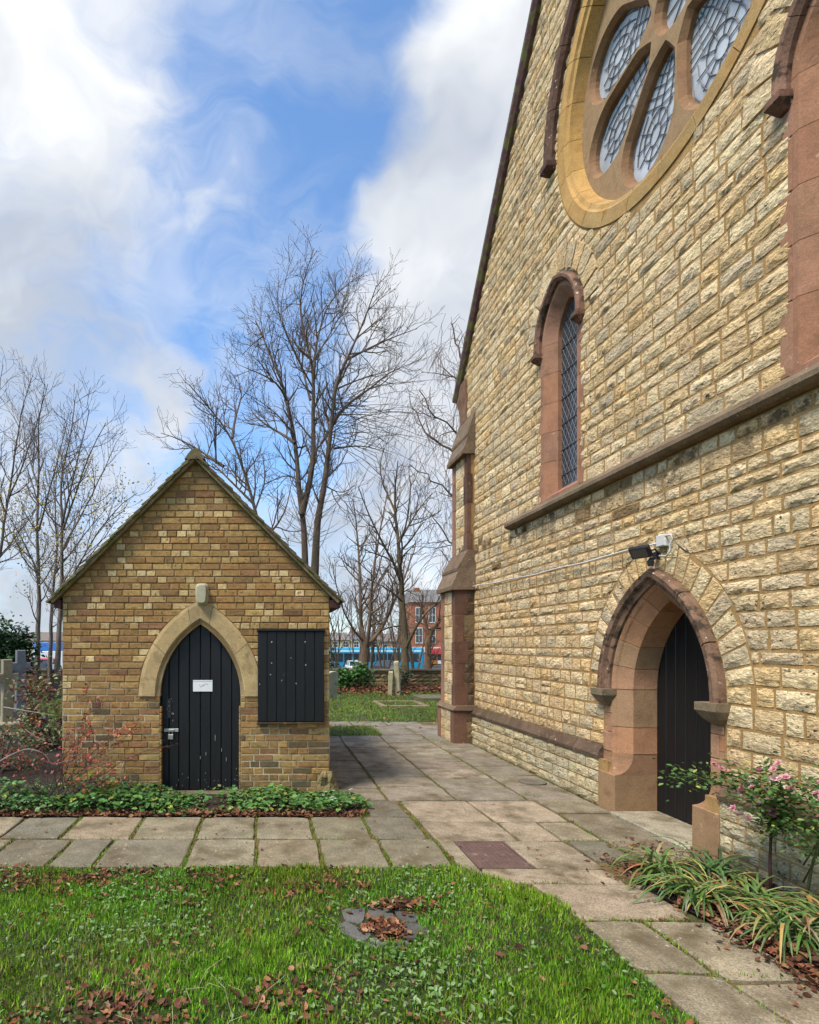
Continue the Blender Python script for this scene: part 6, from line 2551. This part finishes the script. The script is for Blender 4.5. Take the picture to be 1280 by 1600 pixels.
        for _ in range(int(len(Q) * 8)):
            i = T.r.integers(2, len(Q))
            if Q[i][0] / Q[i][1] < .38:
                h = T.path(Q[i] + T.r.normal(size=3) * .5, (T.r.normal() * .5, T.r.normal() * .5, -.2), T.r.uniform(.9, 2.4), 6, -1.2, .08)
                T.twigs.append((h, np.linspace(.011, .007, len(h)), 3))
    T.build('birch_tree', 'weeping birch with hanging twigs showing past the church corner', (at(800, 1050, Y).x, Y, ground_h(Y)), srgb(120, 104, 92), srgb(112, 88, 76))
    # --- thin background trees between shed and church
    for i, (px, py, Y, tall, lb) in enumerate([(525, 1050, 44, 8.0, 'thin background tree right beside the shed eaves'), (555, 1050, 50, 10.5, 'thin background tree behind the white car'), (600, 1050, 48, 9.0, 'thin background tree behind the two slim headstones'), (648, 1050, 52, 11.0, 'thin background tree at the edge of the red brick building'), (430, 1050, 46, 12.0, 'thin background tree behind the shed roof slope'), (578, 1050, 56, 12.5, 'tallest of the thin background trees, behind the forked tree'), (622, 1050, 60, 12.0, 'thin background tree close left of the red brick building')]):
        T = Tree(20 + i)
        b = at(px, py, Y)
        b.z = ground_h(Y)
        for k in range(4):
            d = np.array([rnd(-.28, .28), rnd(-.2, .2), 1])
            P = T.path(np.array(b), d, tall * rnd(.75, 1.1), 8, .3, .05)
            Q, rad = T.limb(P, .12, .02, 6)
            T.spawn(Q[3:], rad[3:], 0, dict(cfg, len=[2.6, 1.3, .7], dens=[1.3, 1.7, 1.4], rad=[.04, .018, .011], tip=.008))
        T.build('bare_tree', lb, tuple(b), BARK, srgb(120, 104, 92), group='thin bare trees along the road')
    # --- slim trees on the left
    ycol = [(.42, .33, .04), (.5, .4, .06), (.36, .25, .05), (.45, .3, .05)]
    defs = [([[(-40, 1075), (-25, 950), (0, 870), (18, 740), (38, 620), (52, 585)], [(10, 790), (50, 690), (75, 600)], [(-25, 950), (-30, 800), (-10, 680), (5, 570)], [(0, 870), (40, 820), (75, 770)], [(8, 800), (-20, 720), (-40, 640)]], 19.0, 'bare tree at the left picture edge with upswept branches', None),
            ([[(57, 1075), (60, 1000), (61, 900), (57, 830), (62, 740), (58, 680), (70, 600)], [(60, 830), (85, 740), (105, 660)], [(61, 900), (30, 830), (10, 800)], [(60, 760), (40, 700), (35, 650)]], 18.0, 'slim bare tree with a few yellow leaves, second from the left edge', (700, ycol, (.06, .11))),
            ([[(88, 1075), (92, 1000), (97, 900), (97, 820), (94, 740), (110, 690), (118, 620)], [(98, 830), (120, 770), (140, 700), (166, 660)], [(97, 860), (130, 800), (160, 740), (182, 690)], [(97, 930), (140, 850), (190, 780), (215, 770)], [(97, 820), (112, 760), (140, 640)]], 17.0, 'bare tree with yellow leaves just behind the left shed eaves', (900, ycol, (.06, .11))),
            ([[(78, 1075), (80, 960), (90, 860), (85, 780), (92, 700)], [(84, 900), (120, 850), (170, 790)], [(82, 930), (50, 880), (20, 850)]], 21.5, 'thin dark stem between the two yellow-leaved trees at left', None)]
    for i, (lm, Y, lb, lv) in enumerate(defs):
        T = Tree(40 + i)
        for k, p in enumerate(lm):
            Q, rad = T.limb(pl(p, Y, rnd(-1.5, 1.5)), .11 if k == 0 else .04, .010, 7, .01)
            m = Q[:, 2] > at(0, 1050, Y).z
            T.spawn(Q[m], rad[m], 0, dict(cfg, len=[1.6, .9, .5], dens=[2.6, 3.6, 3.4], rad=[.026, .011, .007], tip=.005, up=[.8, .6, .4]))
        lf = None
        if lv:
            zz = at(0, 730, Y).z
            lf = (lv[0], lv[1], lv[2], lambda p: p[2] < zz)
        T.build('slim_tree', lb, (at(lm[0][0][0], 1075, Y).x, Y, 0), srgb(104, 94, 84), srgb(112, 100, 94), lf, group='slim bare trees left of the shed')


build_trees()


# ------------------------------------------------------------------ street behind the churchyard
def vehicle(name, label, cat, loc, rz, L, W, prof, cab, col, wheels, rw=.32, glass_sides=True):
    """car from a side outline; parts: body, windows, wheels, lamps. local x = length"""
    t = thing(name, loc, label, cat)
    rot = Matrix.Rotation(rz, 3, 'Z')
    f = lambda x, y, z: tuple(Vector(loc) + rot @ Vector((x, y, z)))
    mb = MB()
    n = len(prof)
    V = []
    for (y, k) in ((-W / 2, 1), (-W / 2 + .06, 1), (W / 2 - .06, 1), (W / 2, 1)):
        e = .05 if abs(y) == W / 2 else 0
        V += [f(x * (1 - e * .3), y, z - e if z > .6 else z) for x, z in prof]
    F = [tuple(range(n)), tuple(range(4 * n - 1, 3 * n - 1, -1))] + [(r * n + i, r * n + (i + 1) % n, (r + 1) * n + (i + 1) % n, (r + 1) * n + i) for r in range(3) for i in range(n)]
    mb.add(V, F, col)
    body = mb.build('body', M['paint'], t)
    # cabin: tapered glasshouse
    (x0, x1, x2, x3, z0, z1_) = cab
    w0, w1 = W / 2 - .05, W / 2 - .2
    A = [(x0, -w0, z0), (x3, -w0, z0), (x3, w0, z0), (x0, w0, z0)]
    B = [(x1, -w1, z1_), (x2, -w1, z1_), (x2, w1, z1_), (x1, w1, z1_)]
    mb = MB()
    mb.add([f(*p) for p in A + B], [(0, 1, 5, 4), (1, 2, 6, 5), (2, 3, 7, 6), (3, 0, 4, 7)])
    mb.build('windows', M['winglass'], t)
    mb = MB()
    B2 = [(x1 - .05, -w1 - .02, z1_), (x2 + .05, -w1 - .02, z1_), (x2 + .05, w1 + .02, z1_), (x1 - .05, w1 + .02, z1_)]
    C = [(x1 + .1, -w1 + .1, z1_ + .05), (x2 - .1, -w1 + .1, z1_ + .05), (x2 - .1, w1 - .1, z1_ + .05), (x1 + .1, w1 - .1, z1_ + .05)]
    mb.add([f(*p) for p in B2 + C], [(0, 1, 5, 4), (1, 2, 6, 5), (2, 3, 7, 6), (3, 0, 4, 7), (4, 5, 6, 7), (3, 2, 1, 0)], col)
    for a, b in ((0, 0), (1, 1), (2, 2), (3, 3)):
        mb.tube([f(*A[a]), f(*B[b])], .045, 5, col)
    xm = (x1 + x2) / 2
    for s in (-1, 1):
        mb.tube([f(xm, s * w0, z0), f(xm, s * w1, z1_)], .04, 5, col)
    mb.build('roof', M['paint'], t)
    for x in wheels:
        for s in (-1, 1):
            mb = MB()
            V, F = [], []
            for (y, r) in ((s * (W / 2 - .2), rw), (s * (W / 2 + .01), rw), (s * (W / 2 + .015), rw * .6)):
                V += [f(x + r * math.cos(a), y, rw + r * math.sin(a)) for a in np.linspace(0, 6.283, 16, endpoint=False)]
            F = [(r * 16 + i, r * 16 + (i + 1) % 16, (r + 1) * 16 + (i + 1) % 16, (r + 1) * 16 + i) for r in range(2) for i in range(16)] + [tuple(range(32, 48)), tuple(range(15, -1, -1))]
            mb.add(V, F)
            mb.build('wheel', M['tyre'], t)
    for s in (-1, 1):
        mb = MB()
        mb.box(f, L / 2 - .06, L / 2 + .012, s * W * .36 - .16, s * W * .36 + .16, .58, .74)
        mb.build('headlight', M['plasticw'], t)
    mb = MB()
    mb.box(f, L / 2 - .02, L / 2 + .02, -.26, .26, .36, .47)
    mb.build('number_plate', M['paper'], t)
    return t


CARP = [(-2.1, .25), (2.08, .25), (2.12, .5), (2.02, .78), (1.1, .93), (-1.75, .95), (-2.08, .85), (-2.12, .5)]
CABP = (-1.85, -1.25, .35, 1.15, .92, 1.43)


def build_street():
    RZ = -1.82
    car = lambda lb, px, Y, rz, col, z=None: vehicle('parked_car', lb, 'car', ((px - 417) / 870 * Y, Y, RZ if z is None else z), rz, 4.2, 1.72, CARP, CABP, col, (-1.3, 1.35))
    car('white car facing the churchyard, parked in front of the bus', 554, 66, R(-90), (.75, .75, .74))
    car('dark grey car with pale windscreen parked right of the white car', 606, 66, R(-72), (.05, .05, .055))
    car('dark blue car half hidden by the shed corner', 519, 60, R(-85), (.02, .035, .06))
    car('red car glimpsed between tree stems left of the shed', 62, 31, R(-80), (.55, .02, .03), ground_h(31))
    # single-deck bus
    x0, x1, Y, W = 8.2, 20.9, 75.0, 2.5
    b = thing('city_bus', ((x0 + x1) / 2, Y, RZ), 'turquoise single-deck bus on the road beyond the churchyard wall', 'bus')
    teal = srgb(26, 142, 176)
    f = lambda u, v, w: (u, Y - W / 2 - w, v)
    mb = MB()
    sec = [(0, .3), (0, 1.1), (0.02, 2.3), (.10, 2.82), (.35, 2.98), (W / 2, 3.02), (W - .35, 2.98), (W - .10, 2.82), (W - .02, 2.3), (W, 1.1), (W, .3)]
    n = len(sec)
    V = []
    for (x, k) in ((x0, .92), (x0 + .25, 1), (x1 - .25, 1), (x1, .92)):
        V += [(x, Y - W / 2 + W / 2 + (y - W / 2) * k, RZ + z * (1 if k == 1 else .985)) for y, z in sec]
    F = [tuple(range(n)), tuple(range(4 * n - 1, 3 * n - 1, -1))] + [(r * n + i, r * n + (i + 1) % n, (r + 1) * n + (i + 1) % n, (r + 1) * n + i) for r in range(3) for i in range(n)]
    mb.add(V, F, teal)
    mb.build('body', M['paint'], b)
    x = x0 + .5
    k = 0
    while x < x1 - 1.0:
        l = 1.55 if k % 4 != 1 else 1.15
        mb = MB()
        lowz = 1.15 if k % 4 != 1 else .45
        mb.box(f, x, x + l - .16, RZ + lowz, RZ + 2.25, -.03, .03)
        mb.build('window' if k % 4 != 1 else 'door', M['winglass'], b)
        x += l
        k += 1
    mb = MB()
    mb.quad((x1 + .01, Y - 1.05, RZ + 1.1), (x1 + .01, Y + 1.05, RZ + 1.1), (x1 + .01, Y + 1.0, RZ + 2.6), (x1 + .01, Y - 1.0, RZ + 2.6))
    mb.build('windscreen', M['winglass'], b)
    mb = MB()
    mb.box(f, x0 + .4, x1 - .4, RZ + 2.42, RZ + 2.70, -.06, .012, 0, srgb(190, 225, 232))
    mb.build('roof_band', M['paint'], b)
    for x in (x0 + 2.4, x1 - 2.6):
        mb = MB()
        mb.tube([(x, Y - W / 2 - .02, RZ + .48), (x, Y - W / 2 + .3, RZ + .48)], .48, 18)
        mb.build('wheel', M['tyre'], b)
    # blue and white truck at left
    t = thing('box_truck', (-20, 58, RZ), 'white truck with blue upper band glimpsed left of the shed', 'truck')
    f = lambda u, v, w: (u, 57 - w, v)
    mb = MB()
    mb.box(fr_world, -23.9, -18.0, 57, 59.4, RZ + .7, RZ + 2.75, .05, (.72, .73, .74))
    mb.build('cargo_box', M['paint'], t)
    mb = MB()
    mb.box(f, -23.85, -18.05, RZ + 2.752, RZ + 3.62, -2.3, -.02, .04, srgb(60, 120, 200))
    mb.build('upper_band', M['paint'], t)
    mb = MB()
    mb.add([(x, y, RZ + z) for y in (57.1, 59.3) for x, z in ((-17.95, .5), (-16.0, .5), (-15.9, 1.3), (-16.4, 2.3), (-17.95, 2.4))], [(0, 1, 2, 3, 4), (9, 8, 7, 6, 5)] + [(i, (i + 1) % 5, 5 + (i + 1) % 5, 5 + i) for i in range(5)], (.72, .73, .74))
    mb.build('cab', M['paint'], t)
    mb = MB()
    mb.box(lambda u, v, w: (u, 57.1 - w, v), -17.6, -16.5, RZ + 1.35, RZ + 2.1, -.02, .02)
    mb.build('cab_window', M['winglass'], t)
    for x in (-22.6, -17.1):
        mb = MB()
        mb.tube([(x, 57.0, RZ + .48), (x, 57.4, RZ + .48)], .48, 16)
        mb.build('wheel', M['tyre'], t)
    house_row()


def wall_with_windows(parent, x0, x1, Y, z0, z1_, col, wins, frame=(.7, .7, .68), depth=9):
    f = lambda u, v, w: (u, Y - w, v)
    mb = MB()
    mb.box(fr_world, x0, x1, Y, Y + depth, z0, z1_, 0, col)
    mb.build('wall', M['facade'], parent)
    for (a, b, c, d) in wins:
        mb = MB()
        for (p, q, r, s) in ((a - .08, b + .08, d, d + .18), (a - .12, b + .12, c - .14, c), (a - .08, a, c, d), (b, b + .08, c, d)):
            mb.box(f, p, q, r, s, -.02, .07, 0, frame)
        w = mb.build('window', M['facade'], parent)
        mb = MB()
        mb.box(f, a, b, c, d, -.02, .015)
        mb.build('pane', M['winglass'], w)
        mb = MB()
        mb.box(f, a, b, (c + d) / 2 - .03, (c + d) / 2 + .03, .016, .04, 0, frame)
        mb.box(f, (a + b) / 2 - .025, (a + b) / 2 + .025, c, (c + d) / 2 - .031, .016, .04, 0, frame)
        mb.box(f, (a + b) / 2 - .025, (a + b) / 2 + .025, (c + d) / 2 + .031, d, .016, .04, 0, frame)
        mb.build('glazing_bar', M['facade'], w)


def hip_roof(parent, x0, x1, y0, y1, z0, h, col, inset=2.0):
    mb = MB()
    V = [(x0, y0, z0), (x1, y0, z0), (x1, y1, z0), (x0, y1, z0), (x0 + inset, (y0 + y1) / 2, z0 + h), (x1 - inset, (y0 + y1) / 2, z0 + h)]
    mb.add(V, [(0, 1, 5, 4), (1, 2, 5), (2, 3, 4, 5), (3, 0, 4), (3, 2, 1, 0)], col)
    return mb.build('roof', M['slate'], parent)


def house_row():
    random.seed(88)
    Y = 95
    X = lambda px, y=Y: (px - 417) / 870 * y
    Z = lambda py, y=Y: CAMH + (1007 - py) / 870 * y
    b = thing('brick_building', (X(668), Y, -1.8), 'three-storey red brick building with shop front beside the buttress', 'building')
    wins = []
    for k in range(5):
        xx = X(650) + k * 2.25
        wins += [(xx, xx + 1.05, Z(972), Z(950)), (xx, xx + 1.05, Z(1004), Z(982))]
    wall_with_windows(b, X(643), X(643) + 12, Y, -1.8, Z(941), srgb(166, 104, 76), wins)
    rf = hip_roof(b, X(643) - .3, X(643) + 12.3, Y - .3, Y + 9.3, Z(941), 2.6, (.17, .16, .15), 1.0)
    mb = MB()
    mb.box(fr_world, X(643) + 1.5, X(643) + 2.4, Y + 3.6, Y + 4.6, Z(941) + 1.2, Z(915), 0, srgb(150, 92, 66))
    mb.build('chimney', M['facade'], rf)
    f = lambda u, v, w: (u, Y - w, v)
    mb = MB()
    mb.box(f, X(643), X(643) + 12, Z(1019), Z(1011), -.02, .12, 0, (.66, .65, .62))
    mb.build('fascia', M['facade'], b)
    mb = MB()
    mb.box(f, X(671), X(671) + 4, Z(1022), Z(1013), .12, .2, 0, srgb(205, 62, 66))
    mb.build('shop_sign', M['paint'], b)
    for (p, q, c) in ((646, 660, (.6, .6, .58)), (672, 682, srgb(214, 120, 30)), (684, 700, (.66, .66, .66))):
        mb = MB()
        mb.box(f, X(p), X(q), -1.7, Z(1022), -.02, .05)
        w = mb.build('shop_window', M['winglass'], b)
        mb = MB()
        mb.box(f, X(p), X(q), -1.7, Z(1032), .051, .1, 0, c)
        mb.build('stall_riser', M['paint'], w)
    # low terraces further off
    Y2 = 125
    X2 = lambda px: X(px, Y2)
    Z2 = lambda py: Z(py, Y2)
    for i, (a, c, top, eav, col, rc, lb) in enumerate([(500, 548, 988, 1000, srgb(196, 178, 140), (.20, .17, .15), 'cream terrace house with brown roof beside the shed wall'), (549, 592, 986, 999, srgb(210, 196, 160), (.16, .16, .17), 'pale terrace house with slate roof behind the bus'),
                                                       (593, 640, 990, 1002, srgb(190, 150, 120), (.19, .15, .13), 'terrace house with reddish roof next to the brick building')]):
        t = thing('terrace_house', (X2((a + c) / 2), Y2, -1.8), lb, 'house', 'terrace houses across the road')
        wins = []
        n = 3
        for k in range(n):
            xx = X2(a) + (k + .3) * (X2(c) - X2(a)) / n
            wins += [(xx, xx + 1.0, Z2(1011), Z2(1003)), (xx, xx + 1.0, Z2(1024), Z2(1016))]
        wall_with_windows(t, X2(a), X2(c) - .05, Y2, -1.8, Z2(eav), col, wins)
        rf = hip_roof(t, X2(a), X2(c) - .05, Y2 - .3, Y2 + 9, Z2(eav), Z2(top) - Z2(eav), rc, .2)
        mb = MB()
        mb.box(fr_world, X2(a) + .4, X2(a) + 1.3, Y2 + 3.5, Y2 + 4.6, Z2(eav) + 1, Z2(top) + 1.0, 0, srgb(140, 96, 72))
        mb.build('chimney', M['facade'], rf)
    for i, (a, c, top, eav, col, lb) in enumerate([(-60, 30, 990, 1003, srgb(190, 160, 120), 'tan house far behind the evergreen bush'), (31, 110, 987, 1001, srgb(200, 175, 130), 'cream house far behind the blue and white truck')]):
        t = thing('distant_house', (X2((a + c) / 2), Y2, -1.8), lb, 'house')
        wins = []
        for k in range(5):
            xx = X2(a) + (k + .3) * (X2(c) - X2(a)) / 5
            wins += [(xx, xx + 1.0, Z2(1011), Z2(1004)), (xx, xx + 1.0, Z2(1025), Z2(1017))]
        wall_with_windows(t, X2(a), X2(c) - .05, Y2, -1.8, Z2(eav), col, wins)
        hip_roof(t, X2(a), X2(c) - .05, Y2 - .3, Y2 + 9, Z2(eav), Z2(top) - Z2(eav), (.19, .15, .13), .3)
    # distant trees reading as one mass beyond the houses
    n = 9000
    x = U(-160, 160, n)
    y = U(150, 190, n)
    h = (6 + 2.2 * vnoise(x, y * 0, 51, .12)) * U(.3, 1, n)
    s = U(.5, 1.3, n)
    V, F, T = scatter(*DIAM, np.stack([x, y, -1.8 + np.maximum(h, .2)], -1), U(0, 6.28, n), U(-.9, .9, n), U(-.9, .9, n), np.stack([s, s, s], -1), pal([(.10, .085, .06), (.085, .09, .055), (.12, .10, .075)], n, .3))
    tag(np_mesh('treeline', V, F, M['dead'], None, T), 'far brownish line of winter trees on the horizon', 'treeline', kind='stuff')


build_street()
